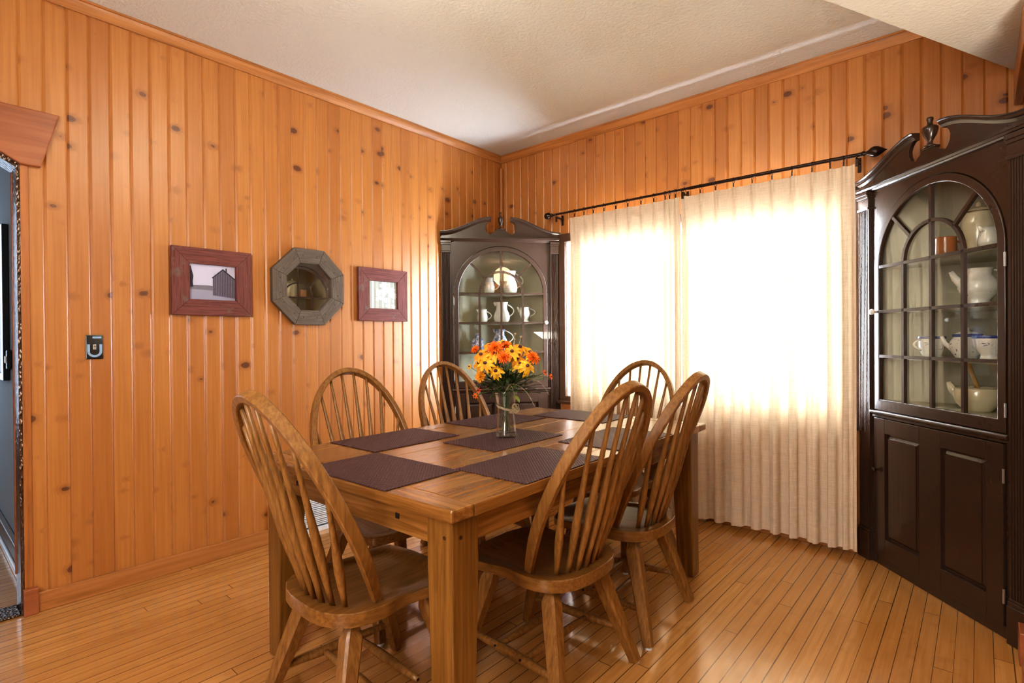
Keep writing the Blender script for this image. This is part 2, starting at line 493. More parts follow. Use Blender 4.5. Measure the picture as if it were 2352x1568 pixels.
toL = lambda a, d, z: (d, a, z)
toW = lambda a, d, z: (a, -d, z)
D0, D1, DH = -3.152, -3.972, 2.10       # doorway in the left wall
b = MB()
boards(b, sorted(SL), 0, H, toL, (D0, 0.))
boards(b, sorted(SL), DH, H, toL, (D1, D0))
boards(b, sorted(SL), 0, H, toL, (YB, D1))
b.box(-.13, -.008, D0, .15, 0, H); b.box(-.13, -.008, YB, D1, 0, H); b.box(-.13, -.008, D1, D0, DH, H)
for y0, y1, s in ((D0, D0 - .19, 1), (D1, D1 + .19, -1)):   # clipped upper corners of the opening
    b.prism([(y0, 1.985), (y1, DH), (y0, DH)], YZ, -.13, -.002)
struct(b.build('wall_left', M_PINE_L))
WX0, WX1, WZ0, WZ1 = .70, 2.62, .745, 1.97
b = MB()
boards(b, SW, 0, H, toW, (0, WX0)); boards(b, SW, 0, H, toW, (WX1, XR))
boards(b, SW, 0, WZ0, toW, (WX0, WX1)); boards(b, SW, WZ1, H, toW, (WX0, WX1))
b.box(-.13, WX0, .008, .15, 0, H); b.box(WX1, XE, .008, .15, 0, H)
b.box(WX0, WX1, .008, .15, 0, WZ0); b.box(WX0, WX1, .008, .15, WZ1, H)
struct(b.build('wall_window', M_PINE_W))
b = MB()
boards(b, [-.80 + BW * k for k in range(0, 9)] + [0.], 0, ZS_, lambda a, d, z: (XR - d, a, z))
b.box(XR + .008, XR + .13, -.80, 0., 0, ZS_)
struct(b.build('wall_right', M_PINE_R))
b = MB(); b.box(-.13, XE, YB - .12, YB, 0, H); b.box(XE, XE + .12, YB, .15, 0, H)
struct(b.build('wall_rear', M_PLAST))
# hallway behind the doorway
b = MB()
b.box(XW, -.132, -3.08, -2.98, 0, 2.6); b.box(XW - .1, XW, YB, -2.98, 0, 2.6)
b.box(XW, -.132, YB - .1, YB, 0, 2.6)
struct(b.build('wall_hallway', M_GREY))
b = MB(); b.box(XW, -.131, YB, -2.98, 2.6, 2.7); struct(b.build('ceiling_hallway', M_PLAST))

# trims
def crown(name, a, bpt, ax, m):
    """small coved crown moulding along a wall"""
    prof = [(0, -.055), (.010, -.055), (.014, -.048), (.020, -.040), (.030, -.022), (.034, -.012), (.040, -.010), (.040, 0.), (0, 0)]
    mb = MB(); rows = []
    for t in (a, bpt):
        if ax == 'y': rows.append([(d + .0005, t if t < -.1 else t - d, H - .001 + z) for d, z in prof])
        else: rows.append([(t if t > .1 else t + d, -d - .0005, H - .001 + z) for d, z in prof])
    mb.strip(rows, True)
    return struct(mb.build(name, m, smooth='auto'))
crown('trim_crown_left', YB, 0., 'y', M_TRIMY)
crown('trim_crown_window', 0., XR, 'x', M_TRIMX)
b = MB(); b.box(.001, .020, -3.110, -.72, .0, .086); struct(b.build('baseboard_left', M_TRIMY, bevel=.004))
b = MB(); b.box(.68, 2.70, -.020, -.001, .0, .086); struct(b.build('baseboard_window', M_TRIMX, bevel=.004))
b = MB(); b.tube([(.022, -.022, .0), (.022, -.022, H - .11)], .016, 10); struct(b.build('trim_corner', M_TRIMZ, smooth='auto'))
b = MB(); b.box(.001, .034, D0 - .006, -3.108, 0, .116); struct(b.build('trim_plinth', M_HEAD, bevel=.004))
b = MB(); b.box(-.162, -.131, D0 - .006, -3.082, 0, .15); struct(b.build('trim_plinth_hall', M_HEAD, bevel=.003))
b = MB(); b.box(.001, .008, D0, D0 + .028, .116, 1.985); struct(b.build('trim_door_edge', M_TRIMZ, bevel=.002))
b = MB(); b.box(3.283, 3.334, -.84, -.735, 0, .122); struct(b.build('trim_plinth_right', M_HEAD, bevel=.004))
b = MB(); b.box(3.279, 3.334, -1.25, -1.068, 0, .122); struct(b.build('trim_plinth_opening', M_HEAD, bevel=.004))
b = MB(); b.box(3.302, 3.334, -.80, -.012, 2.292, ZS_ - .002); struct(b.build('trim_beam_right', M_TRIMY, bevel=.003))
# door lining, hammered dark paint, follows the clipped opening
lin = [(D0, 0.), (D0, 1.985), (D0 - .19, DH), (D1 + .19, DH), (D1, 1.985), (D1, 0.)]
b = MB()
inn = []
for i, (y, z) in enumerate(lin):
    inn.append((y - .012 if i < 3 else y + .012, z - (.014 if 0 < i < 5 else 0)))
rows = [[(x, y, z) for y, z in L_] for L_, x in ((lin, .004), (inn, .004), (inn, -.128), (lin, -.128))]
b.strip(rows)
struct(b.build('trim_door_lining', M_HAMMER))
b = MB(); b.box(-.134, .004, D1 + .012, D0 - .012, .0005, .010); struct(b.build('trim_threshold', M_HAMMER, bevel=.004))
b = MB(); b.tube([(-.13, D0 - .008, .15), (-.13, D0 - .008, 1.985)], .009, 8); struct(b.build('trim_hall_edge', M_HEAD))
b = MB()
b.prism([(-3.016, 2.235), (-3.083, 1.985), (D0, 1.985), (D0 - .19, DH), (D1 + .19, DH), (D1, 1.985), (D1 - .07, 1.985), (D1 - .136, 2.235)], YZ, .001, .026)
struct(b.build('trim_door_header', M_HEAD, bevel=.005))
b = MB(); b.box(-3., -.135, -3.112, -3.081, 0., .105); struct(b.build('baseboard_hallway', plain('hall_baseboard', (.16, .11, .085), .4), bevel=.006))
b = MB(); b.box(-3., -.165, -3.128, -3.112, 0., .03); struct(b.build('trim_hall_shoe', M_WHITEE, bevel=.006))

# ------------------------------------------------------------------ window behind the curtains
b = MB()
b.ring([(.640, .705), (2.684, .705), (2.684, 2.035), (.640, 2.035)], [(WX0, WZ0), (WX1, WZ0), (WX1, WZ1), (WX0, WZ1)], XZ, -.026, .0)
b.box(.63, 2.694, -.052, .0, .684, .708)
win = struct(b.build('window_1', M_BROWN, bevel=.004))
b = MB()
b.ring([(WX0, WZ0), (WX1, WZ0), (WX1, WZ1), (WX0, WZ1)], [(WX0 + .05, WZ0 + .06), (WX1 - .05, WZ0 + .06), (WX1 - .05, WZ1 - .06), (WX0 + .05, WZ1 - .06)], XZ, .02, .07)
b.box(1.62, 1.70, .02, .07, WZ0 + .06, WZ1 - .06)
b.build('sash_frame', M_SASH, win, bevel=.004)
b = MB(); b.ring([(WX0, WZ0), (WX1, WZ0), (WX1, WZ1), (WX0, WZ1)], [(WX0 + .012, WZ0 + .012), (WX1 - .012, WZ0 + .012), (WX1 - .012, WZ1 - .012), (WX0 + .012, WZ1 - .012)], XZ, -.004, .15); b.build('jamb_liner', M_SASH, win)
b = MB(); b.box(WX0 + .05, WX1 - .05, .044, .047, WZ0 + .06, WZ1 - .06); b.build('window_pane', M_WGLASS, win)
# ------------------------------------------------------------------ curtain rod, rings and curtains
RZ, RY = 2.178, -.100
rod = thing('curtain_rod', 'dark bronze curtain rod across the pine wall above the window', 'curtain rod', (1.66, RY, RZ))
b = MB(); b.tube([(-1.03, 0, 0), (.1, 0, 0)], .0085, 12); b.tube([(.08, 0, 0), (1.055, 0, 0)], .0105, 12); b.build('pole', M_IRON, rod, smooth='auto')
def xl(prof): return [(r, z) for r, z in prof]
MX = Matrix.Rotation(PI / 2, 3, 'Y')
b = MB(); b.lathe([(.0001, .05), (.012, .047), (.020, .040), (.026, .026), (.027, .015), (.024, .004), (.013, -.006), (.011, -.012), (.016, -.016), (.016, -.022), (.009, -.028), (.009, -.036)], 20, (-1.05, 0, 0), Matrix.Rotation(-PI / 2, 3, 'Y'))
tag(b.build('finial', M_IRON, rod, smooth=True), 'round globe finial')
b = MB(); b.lathe([(.009, -.03), (.014, -.024), (.014, -.016), (.009, -.010), (.012, 0.), (.024, .014), (.029, .030), (.026, .046), (.016, .062), (.006, .076), (.0005, .086)], 20, (1.072, 0, 0), MX)
tag(b.build('finial', M_IRON, rod, smooth=True), 'pointed leaf bud finial')
for x in (-.985, .045, 1.022):
    b = MB(); b.box(x - .006, x + .006, -.004, .085, -.030, -.020); b.box(x - .008, x + .008, .080, .088, -.075, .005); b.tube([(x, 0, -.022), (x, -.016, -.014), (x, -.018, .004)], .004, 6)
    b.box(x - .006, x + .006, -.006, .006, -.060, -.014)
    b.build('bracket', M_IRON, rod, bevel=.001)
RINGS = [.847, .933, 1.015, 1.107, 1.207, 1.303, 1.405, 1.501, 1.584, 1.615, 1.657, 1.72, 1.824, 1.923, 2.033, 2.144, 2.255, 2.363, 2.467, 2.556, 2.621]
ORD = ['first', 'second', 'third', 'fourth', 'fifth', 'sixth', 'seventh', 'eighth', 'ninth', 'tenth', 'eleventh']
b = MB(); b.tube([(.0, .0175 * math.sin(2 * PI * k / 16), .0175 * math.cos(2 * PI * k / 16) - .006) for k in range(17)], .0016, 6, up=(1, 0, 0), cap=False)
ring_me = b
for i, x in enumerate(RINGS):
    lab = (ORD[i] + ' dark curtain ring from the globe finial end of the rod') if i < 11 else (ORD[20 - i] + ' dark curtain ring from the leaf bud finial end of the rod')
    if i == 0:
        ring0 = tag(ring_me.build('curtain_ring', M_IRON, None, True), lab, 'curtain ring', 'dark curtain rings on the rod')
        c = MB(); c.box(-.0035, .0035, -.003, .003, -.046, -.0225); cl = c.build('clip', M_IRON, ring0)
        r = ring0
    else:
        r = copy_tree(ring0)
    r.location = (x, RY, RZ - .0); r['label'] = lab

def curtain(name, x0, x1, pins, seed, label, lead):
    rr = random.Random(seed)
    nx = int((x1 - x0) / .0055); nz = 44
    zt, zb = 2.132, .036
    # fold phase: monotone map with one period per pin gap
    ps = sorted([x0 + .004] + pins + [x1 - .004])
    rows = []; lay = []
    amps = [rr.uniform(.7, 1.25) for _ in ps]
    offs = [rr.uniform(-.16, .16) for _ in ps]
    for k in range(nz + 1):
        t = k / nz; z = zt + (zb - zt) * t
        row = []
        for i in range(nx + 1):
            x = x0 + (x1 - x0) * i / nx
            j = max(0, min(len(ps) - 2, sum(1 for p in ps if p <= x) - 1))
            w = (x - ps[j]) / (ps[j + 1] - ps[j])
            gap = ps[j + 1] - ps[j]
            near = min(w, 1 - w) * gap
            # pinch pleat: narrow triple ridge at the pin, opening into soft folds lower down
            pinch = math.exp(-(near / .011) ** 2) * .020 * max(0, 1 - t / .075) ** .5
            full = min(1., max(0, (t - .03) / .22))
            ww = w + offs[j] * full * math.sin(PI * w)
            wave = math.cos(2 * PI * ww) * .5 + .5           # 1 at pins
            sharp = wave ** 1.25
            A = .052 * full * amps[j] * min(1, gap / .09)
            A *= (.85 + .35 * t)
            sway = .006 * math.sin(7 * x + 3.1 * t + seed) * t
            y = RY + .018 - pinch - A * (sharp - .28) + sway
            hem = .012 * math.sin(11 * x + seed) * max(0, t - .85)
            ed = min(x - x0, x1 - x)
            l_ = .8 if (x - x0 < (.085 if lead else .03) or x1 - x < .055) else 0.
            l_ = max(l_, math.exp(-(near / .013) ** 2) * max(0, 1 - t / .13) ** .7, .45 * math.exp(-(near / .009) ** 2) * (1 - .5 * t))
            if t > .945: l_ = max(l_, .5)
            lay.append(l_)
            row.append((x + .012 * full * math.sin(4 * PI * ww) * (gap / .1) * .6, min(y, -.068), z + hem))
        rows.append(row)
    mb = MB(); mb.strip(rows)
    o = mb.build(name, M_CURT, None, True)
    at_ = o.data.attributes.new('layers', 'FLOAT', 'POINT')
    at_.data.foreach_set('value', lay)
    tag(o, label, 'curtain')
    return o
curtain('linen_curtain', .800, 1.684, RINGS[:11], 3, 'narrower cream pleated curtain panel next to the far corner cabinet', 1)
curtain('linen_curtain', 1.692, 2.672, RINGS[11:], 8, 'wider cream pleated curtain panel next to the near corner cabinet', 0)

# ------------------------------------------------------------------ heating registers
M_GAP = plain('grille_shadow', (.10, .15, .19), .6)
def register(name, L_, hgt, m, label, louv=True):
    t = thing(name, label, 'heater')
    b = MB(); b.box(0, L_, 0, .012, 0, hgt); b.box(0, L_, .012, .022, 0, .028); b.box(0, L_, .012, .03, hgt - .014, hgt); b.box(0, .012, .012, .026, 0, hgt); b.box(L_ - .012, L_, .012, .026, 0, hgt)
    b.build('housing', m, t, bevel=.002)
    b = MB(); b.box(.012, L_ - .012, .0121, .0127, .03, hgt - .016); b.build('grille_gap_shade', M_GAP, t)  # dark sheet painted in for the shade between the louvres
    b = MB()
    n = int((hgt - .07) / .0115)
    for k in range(n):
        z = .045 + k * .0115
        b.add([(.012, .026, z), (L_ - .012, .026, z), (L_ - .012, .0135, z + .0052), (.012, .0135, z + .0052)], [(0, 1, 2, 3)])
    b.build('louvre_grille', m, t, solid=.0012)
    return t
r = register('wall_register', .72, .27, M_WHITEE, 'white louvred heating register on the pine wall beneath the table')
r.location = (.022, -1.26, .0); r.rotation_euler.z = -PI / 2
r = register('floor_register', .40, .085, M_WHITEE, 'low white register at floor level under the curtain hem')
r.location = (1.825, -.022, .0); r.rotation_euler.z = PI

# ------------------------------------------------------------------ light switch
sw = thing('light_switch', 'black switch plate with painted pale blue horseshoe reflection on pine wall', 'light switch', (.0012, -2.895, 1.179))
b = MB(); b.box(0, .006, -.034, .034, -.0575, .0575); b.build('switch_plate', M_BLACK, sw, bevel=.003)
M_PALEB = plain('pale_blue_reflection', (.30, .47, .72), .25)
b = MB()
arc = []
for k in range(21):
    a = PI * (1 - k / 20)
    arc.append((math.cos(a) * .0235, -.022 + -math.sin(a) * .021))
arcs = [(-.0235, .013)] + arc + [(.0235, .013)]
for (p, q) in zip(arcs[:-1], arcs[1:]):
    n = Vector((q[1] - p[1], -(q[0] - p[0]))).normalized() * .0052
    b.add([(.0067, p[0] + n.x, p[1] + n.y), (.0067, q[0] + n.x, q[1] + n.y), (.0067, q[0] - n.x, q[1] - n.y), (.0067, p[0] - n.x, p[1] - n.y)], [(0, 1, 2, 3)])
b.build('horseshoe_reflection', M_PALEB, sw)  # pale blue band paints the window's reflection onto the black plate
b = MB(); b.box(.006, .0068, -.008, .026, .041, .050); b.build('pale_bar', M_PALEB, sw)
b = MB(); b.box(.006, .008, -.006, .006, -.012, .012); b.tube([(.006, 0, .004), (.020, 0, .010)], [.0045, .0035], 8); b.build('toggle', M_SCREW, sw, bevel=.001)

# ------------------------------------------------------------------ wall pictures
def mitred(par, y0, y1, z0, z1, w, th, mats, x0=.0015):
    """four mitred rails in the y-z plane"""
    O = [(y0, z0), (y1, z0), (y1, z1), (y0, z1)]; I = [(y0 + w, z0 + w), (y1 - w, z0 + w), (y1 - w, z1 - w), (y0 + w, z1 - w)]
    for i in range(4):
        j = (i + 1) % 4
        b = MB(); b.prism([O[i], O[j], I[j], I[i]], YZ, x0, x0 + th)
        b.build('frame_rail', mats[1] if i % 2 == 0 else mats[2], par, bevel=.0025)
pf = thing('picture_frame', 'larger red barnwood frame with black and white barn photograph', 'picture frame', (0, -2.3735, 1.523))
mitred(pf, -.2025, .2025, -.181, .181, .086, .026, M_REDX)
M_SKY = plain('print_sky', (.60, .60, .80), .3); M_GRD = plain('print_ground', (.34, .34, .47), .3); M_BARN = plain('print_barn', (.075, .065, .095), .3)
M_BARN2 = plain('print_barn_shade', (.20, .185, .27), .3); M_TREE = plain('print_tree', (.03, .03, .05), .3); M_FIELD = plain('print_field', (.20, .19, .25), .3)
b = MB()
X0 = .012
def quad(mi, pts, x):
    b.mi = mi; b.add([(x, y, z) for y, z in pts], [tuple(range(len(pts)))])
quad(0, [(-.1165, -.095), (.1165, -.095), (.1165, .095), (-.1165, .095)], X0)
quad(1, [(-.1165, -.095), (.1165, -.095), (.1165, -.030), (-.1165, -.022)], X0 + .0004)
quad(5, [(-.1165, -.040), (.03, -.044), (.03, -.022), (-.02, -.016), (-.1165, -.019)], X0 + .0008)
quad(1, [(-.1165, -.095), (.1165, -.095), (.1165, -.075), (-.02, -.052), (-.1165, -.046)], X0 + .0010)
quad(3, [(.000, -.070), (.050, -.075), (.1165, -.083), (.1165, .022), (.052, .072), (.000, .030)], X0 + .0014)
for k in range(13):
    y = .004 + k * .0087
    top = .030 + (y / .052) * .040 if y < .052 else .072 - (y - .052) / .0645 * .05
    quad(2, [(y, -.068 - y * .1), (y + .0042, -.068 - y * .1), (y + .0042, top - .004), (y, top - .004)], X0 + .0018)
quad(4, [(-.006, .026), (.052, .079), (.1165, .028), (.1165, .020), (.052, .069), (.000, .024)], X0 + .0022)
quad(4, [(.066, .066), (.073, .062), (.073, .084), (.066, .084)], X0 + .0022)
quad(4, [(-.1165, -.030), (-.096, -.028), (-.099, .0), (-.095, .03), (-.102, .058), (-.108, .082), (-.1165, .086)], X0 + .0014)
b.build('barn_photograph', [M_SKY, M_GRD, M_BARN, M_BARN2, M_TREE, M_FIELD], pf)
b = MB(); b.box(.0155, .0165, -.1165, .1165, -.095, .095); b.build('picture_glass', thin_glass('picture_glass', (1, 1, 1), .35), pf)

pf2 = thing('picture_frame', 'smaller red barnwood frame with pale blossom picture', 'picture frame', (0, -1.263, 1.517))
mitred(pf2, -.204, .204, -.183, .183, .0875, .026, M_REDX)
b = MB()
M_BACK = plain('print_sage', (.36, .40, .37), .3); M_BACKL = plain('print_sage_light', (.46, .50, .47), .3); M_WHT = plain('print_white', (.74, .77, .80), .3)
quad(0, [(-.1175, -.096), (.1175, -.096), (.1175, .096), (-.1175, .096)], X0)
for k in range(4): quad(1, [(-.06 + k * .05, -.096), (-.035 + k * .05, -.096), (-.035 + k * .05, .096), (-.06 + k * .05, .096)], X0 + .0004)
quad(2, [(-.092, -.094), (-.076, -.094), (-.074, .094), (-.090, .094)], X0 + .0008)
rr = random.Random(4)
for k in range(34):
    cy_, cz_ = rr.uniform(-.055, .105), rr.gauss(-.005, .042)
    cz_ = max(-.078, min(.078, cz_)); r_ = rr.uniform(.009, .019)
    quad(2, [(cy_ + r_ * (1 + .35 * math.cos(5 * a)) * math.cos(a), cz_ + r_ * (1 + .35 * math.cos(5 * a)) * math.sin(a)) for a in [2 * PI * i / 20 for i in range(20)]], X0 + .0012 + k * .00004)
b.build('blossom_print', [M_BACK, M_BACKL, M_WHT], pf2)
b = MB(); b.box(.0155, .0165, -.1175, .1175, -.096, .096); b.build('picture_glass', thin_glass('picture_glass_b', (1, 1, 1), .5), pf2)

mr = thing('octagonal_mirror', 'octagonal mirror in weathered grey barnwood frame between the two red frames', 'mirror', (0, -1.817, 1.536))
RO, RI = .2555, .158
oc = [(math.cos(PI / 8 + k * PI / 4), math.sin(PI / 8 + k * PI / 4)) for k in range(8)]
for k in range(8):
    p, q = oc[k], oc[(k + 1) % 8]
    ang = PI / 4 + k * PI / 4
    poly = [(p[0] * RO, p[1] * RO), (q[0] * RO, q[1] * RO), (q[0] * RI, q[1] * RI), (p[0] * RI, p[1] * RI)]
    # build in a frame where the board runs along local y
    ca, sa = math.cos(-ang), math.sin(-ang)
    loc = [(a * ca - c * sa, a * sa + c * ca) for a, c in poly]
    b = MB(); b.prism([(c, a) for a, c in loc], YZ, .0015, .032)
    o = b.build('frame_board', M_GREYB[1], mr, bevel=.003)
    o.rotation_euler = (ang - PI / 2, 0, 0)
    for s_ in (-.045, .045):
        dv = MB(); dv.tube([(.0315, s_, .19), (.0335, s_, .19)], .003, 8)
        dv.build('nail_head', M_DARKHOLE, o)
b = MB(); b.prism([(p[0] * (RI + .012), p[1] * (RI + .012)) for p in oc], YZ, .006, .012); mg = b.build('mirror_glass', M_MIRROR, mr); mg.rotation_euler = (0, math.radians(1.5), 0)

# ------------------------------------------------------------------ corner cabinets
def arch_loop(hw, z0, zc, n=24, r=None):
    r = r or hw
    pts = [(-hw, z0), (hw, z0)]
    for k in range(n + 1):
        a = PI * k / n
        pts.append((hw * math.cos(a), zc + r * math.sin(a)))
    return pts
def cabinet(name, label, loc, rot, W, back, hinge_side, sx=1., urn=1., kn=None):
    """local x along the front, y into the corner, z up"""
    t = thing(name, label, 'cabinet', loc, rot)
    hw = W / 2
    fx = lambda a, b_, h: (a * sx, h, b_)
    bx, by = back
    # carcass: two back panels meeting in the corner, floor, shelves
    for s_, nm in ((-1, 'back_panel'), (1, 'back_panel')):
        b = MB()
        b.prism([(s_ * (hw - .012), .012), (bx, by), (bx, by - .02), (s_ * (hw - .035), .014)], XY, .02, 1.985)
        b.build(nm, M_CREAM, t)
    for z in (.862, 1.098, 1.336, 1.570):
        b = MB(); b.prism([(-(hw - .05), .034), ((hw - .05), .034), (bx, by - .025)], XY, z - .016, z)
        b.build('shelf', M_CREAM, t)
    b = MB(); b.prism([(-(hw - .012), .0), ((hw - .012), .0), (bx, by)], XY, 1.985, 1.998); b.build('top_board', M_BROWN, t)
    zc = 1.562
    # face frame with arched opening and lower opening
    b = MB()
    outer = [(-.40, .80), (.40, .80)] + [(.40, zc)] * 1
    n = 24
    inner = arch_loop(.378, .806, zc, n)
    outer = [(-.40, .80), (.40, .80)]
    for k in range(n + 1):
        a = PI * k / n
        c, s = math.cos(a), math.sin(a)
        m_ = max(abs(c) / .40, abs(s) / (1.985 - zc))
        outer.append((c / m_, zc + s / m_))
    b.ring(outer, inner, fx, .0, .03)
    b.box(-.40 * sx, -.372 * sx, 0, .03, .0, .80); b.box(.372 * sx, .40 * sx, 0, .03, .0, .80); b.box(-.372 * sx, .372 * sx, 0, .03, .0, .048); b.box(-.372 * sx, .372 * sx, 0, .03, .784, .80)
    b.build('face_frame', M_BROWN, t, smooth='auto')
    # glazed arched door
    d = MB(); d.ring(arch_loop(.373, .812, zc, 32), arch_loop(.338, .869, zc, 32), fx, -.006, .018)
    door = d.build('glazed_door', M_BROWN, t, bevel=.003, smooth='auto')
    g = MB()
    def bar(p, q, w=.0085): g.tube([fx(p[0], p[1], .004), fx(q[0], q[1], .004)], w, 4, sec=[(1, .9), (-1, .9), (-1, -.9), (1, -.9)], up=(0, 1, 0))
    bar((0, .866), (0, 1.902)); bar((-.173, .866), (-.173, zc)); bar((.173, .866), (.173, zc))
    for z in (zc, 1.329, 1.096): bar((-.34, z), (.34, z))
    g.tube([fx(.173 * math.cos(PI * k / 24), zc + .173 * math.sin(PI * k / 24), .004) for k in range(25)], .0085, 4, sec=[(1, .9), (-1, .9), (-1, -.9), (1, -.9)], up=(0, 1, 0))
    for s_ in (-1, 1): bar((s_ * .125, zc + .122), (s_ * .240, zc + .238))
    g.build('glazing_bars', M_BROWN, door)
    p = MB(); p.prism(arch_loop(.342, .865, zc, 32), fx, .009, .0115); p.build('glass_pane', M_GLASS, door)
    kx = -hinge_side * .357
    k = MB(); k.lathe([(.006, 0), (.006, .012), (.013, .016), (.016, .024), (.013, .031), (.0001, .034)], 16, fx(kx, 1.329, -.006), Matrix.Rotation(PI / 2, 3, 'X'))
    tag(k.build('door_knob', M_PORC, door, True), 'white porcelain knob')
    for z in (1.50, .905):
        h_ = MB(); h_.tube([fx(hinge_side * .3755, z - .028, -.008), fx(hinge_side * .3755, z + .028, -.008)], .0042, 8); tag(h_.build('hinge', M_SCREW, door), 'worn steel hinge')
    # ledge moulding between the doors
    b = MB(); b.tube([fx(-.392, .800, -.010), fx(.392, .800, -.010)], .0115, 12); b.box(-.395 * sx, .395 * sx, -.008, 0, .776, .792)
    b.build('ledge_moulding', M_BROWN, t, smooth='auto')
    # lower door with two raised panels
    d = MB()
    x0_, x1_, z0_, z1_ = -.369, .369, .052, .772
    xs = [x0_, -.292, -.062, .062, .292, x1_]
    d.box(x0_ * sx, xs[1] * sx, -.012, .018, z0_, z1_); d.box(xs[4] * sx, x1_ * sx, -.012, .018, z0_, z1_); d.box(xs[2] * sx, xs[3] * sx, -.012, .018, z0_ + .0, z1_)
    for a, c in ((1, 2), (3, 4)):
        d.box(xs[a] * sx, xs[c] * sx, -.012, .018, z0_, z0_ + .098); d.box(xs[a] * sx, xs[c] * sx, -.012, .018, z1_ - .075, z1_)
    low = d.build('lower_door', M_BROWN, t, bevel=.002)
    for a, c in ((1, 2), (3, 4)):
        p = MB(); u0, u1, w0, w1 = xs[a], xs[c], z0_ + .098, z1_ - .075
        q = .024
        rows = [[(u0, w0), (u1, w0), (u1, w1), (u0, w1)], [(u0 + .010, w0 + .010), (u1 - .010, w0 + .010), (u1 - .010, w1 - .010), (u0 + .010, w1 - .010)],
                [(u0 + q, w0 + q), (u1 - q, w0 + q), (u1 - q, w1 - q), (u0 + q, w1 - q)], [(u0 + q, w0 + q), (u1 - q, w0 + q), (u1 - q, w1 - q), (u0 + q, w1 - q)]]
        hh = [.004, .004, -.003, -.009]
        p.strip([[fx(x, z, h) for x, z in r_] for r_, h in zip(rows, hh)], True)
        p.add([fx(x, z, -.009) for x, z in rows[3]], [(0, 1, 2, 3)])
        p.build('raised_panel', M_BROWN, low)
    k = MB(); k.lathe([(.005, 0), (.005, .012), (.011, .016), (.013, .022), (.010, .028), (.0001, .030)], 14, fx(-hinge_side * .345, .50, -.012), Matrix.Rotation(PI / 2, 3, 'X'))
    tag(k.build('door_knob', M_IRON, low, True), 'small dark metal knob')
    for z in (.645, .17):
        h_ = MB(); h_.tube([fx(hinge_side * .3705, z - .028, -.012), fx(hinge_side * .3705, z + .028, -.012)], .0042, 8); tag(h_.build('hinge', M_SCREW, low), 'worn steel hinge')
    # fluted pilasters
    for s_ in (-1, 1):
        a0, a1 = .398, hw / sx
        b = MB()
        prof = [(a0, .02), (a0, -.016)]
        nfl = 6; wfl = (a1 - a0 - .012) / nfl
        for f_ in range(nfl):
            c0 = a0 + .006 + f_ * wfl
            prof += [(c0 + wfl * .12, -.016), (c0 + wfl * .28, -.011), (c0 + wfl * .5, -.0095), (c0 + wfl * .72, -.011), (c0 + wfl * .88, -.016)]
        prof += [(a1, -.016), (a1, .02)]
        b.strip([[(s_ * x * sx, y, z) for x, y in prof] for z in (.17, 1.885)], True)
        pil = b.build('pilaster', M_BROWN, t)
        b = MB()
        for z0, z1, e in ((1.878, 1.893, .006), (1.893, 1.940, .001), (1.940, 1.955, .007), (1.955, 1.975, .013)):
            xa, xb = sorted((s_ * (a0 - min(e, .004)) * sx, s_ * (a1 + e * .6) * sx)); b.box(xa, xb, -.018 - e, .02, z0, z1)
        b.build('capital', M_BROWN, pil, bevel=.002)
        b = MB()
        for z0, z1, e in ((0, .150, .010), (.150, .166, .006), (.166, .178, .002)):
            xa, xb = sorted((s_ * (a0 - min(e, .003)) * sx, s_ * (a1 + e * .5) * sx)); b.box(xa, xb, -.017 - e, .02, z0, z1)
        b.build('plinth_block', M_BROWN, pil, bevel=.003)
    # cornice and broken swan-neck pediment
    b = MB()
    prof = [(0.02, 1.972), (-.012, 1.972), (-.018, 1.978), (-.024, 1.980), (-.030, 1.988), (-.036, 1.990), (-.036, 2.000), (.02, 2.000)]
    b.strip([[(x, y, z) for y, z in prof] for x in (-(hw + .006), hw + .006)], True)
    n_ = len(prof); b.f += [tuple(range(n_)), tuple(range(2 * n_ - 1, n_ - 1, -1))]; b.m += [0, 0]
    b.build('cornice', M_BROWN, t)
    def ogee(x):    # height of the scroll top for |x|
        u = 1 - (x - .078) / (hw / sx - .078)
        u = max(0, min(1, u)); s = u * u * (3 - 2 * u)
        return 2.036 + .116 * (.80 * s ** 1.12 + .20 * math.sin(u * PI / 2) ** 1.6)
    half = [(hw / sx, 1.999)] + [(hw / sx - (hw / sx - .078) * k / 20, ogee(hw / sx - (hw / sx - .078) * k / 20)) for k in range(21)]
    half += [(.084, 2.135), (.100, 2.125), (.114, 2.108), (.121, 2.088), (.118, 2.062), (.107, 2.040), (.092, 2.028), (.078, 2.029), (.068, 2.040), (.056, 2.047), (.046, 2.054), (.036, 2.066)]
    poly = half + [(-x, z) for x, z in reversed(half)]
    b = MB(); b.prism([(x * sx, z) for x, z in poly], XZ, -.010, .010); ped = b.build('pediment', M_BROWN, t, bevel=.001)
    for s_ in (-1, 1):
        b = MB()
        path = [(hw / sx + .008 - (hw / sx + .008 - .076) * k / 24) for k in range(25)]
        sec = [(-.022, .010), (-.022, -.012), (-.010, -.018), (-.006, -.026), (.004, -.028), (.008, -.034), (.012, -.034), (.012, .010)]
        rows = []
        for x in path:
            rows.append([(s_ * x * sx, y, ogee(min(x, hw / sx)) + dz) for dz, y in sec])
        b.strip(rows, True)
        m_ = len(sec); base = 0
        b.f += [tuple(range(m_)), tuple(range(24 * m_ + m_ - 1, 24 * m_ - 1, -1))]; b.m += [0, 0]
        b.build('scroll_moulding', M_BROWN, ped)
    b = MB(); b.box(-.040 * sx, .040 * sx, -.016, .014, 2.062, 2.071)
    b.build('finial_plinth', M_BROWN, ped, bevel=.002)
    b = MB(); b.lathe([(r * urn, z) for r, z in [(.0001, 2.070), (.019, 2.071), (.019, 2.078), (.010, 2.084), (.008, 2.096), (.012, 2.106), (.020, 2.124), (.025, 2.146), (.026, 2.158), (.022, 2.164), (.010, 2.170), (.008, 2.184), (.011, 2.198), (.010, 2.206), (.0001, 2.210)]], 20, (0, -.002, 0))
    b.build('finial', M_BROWN, ped, True)
    return t
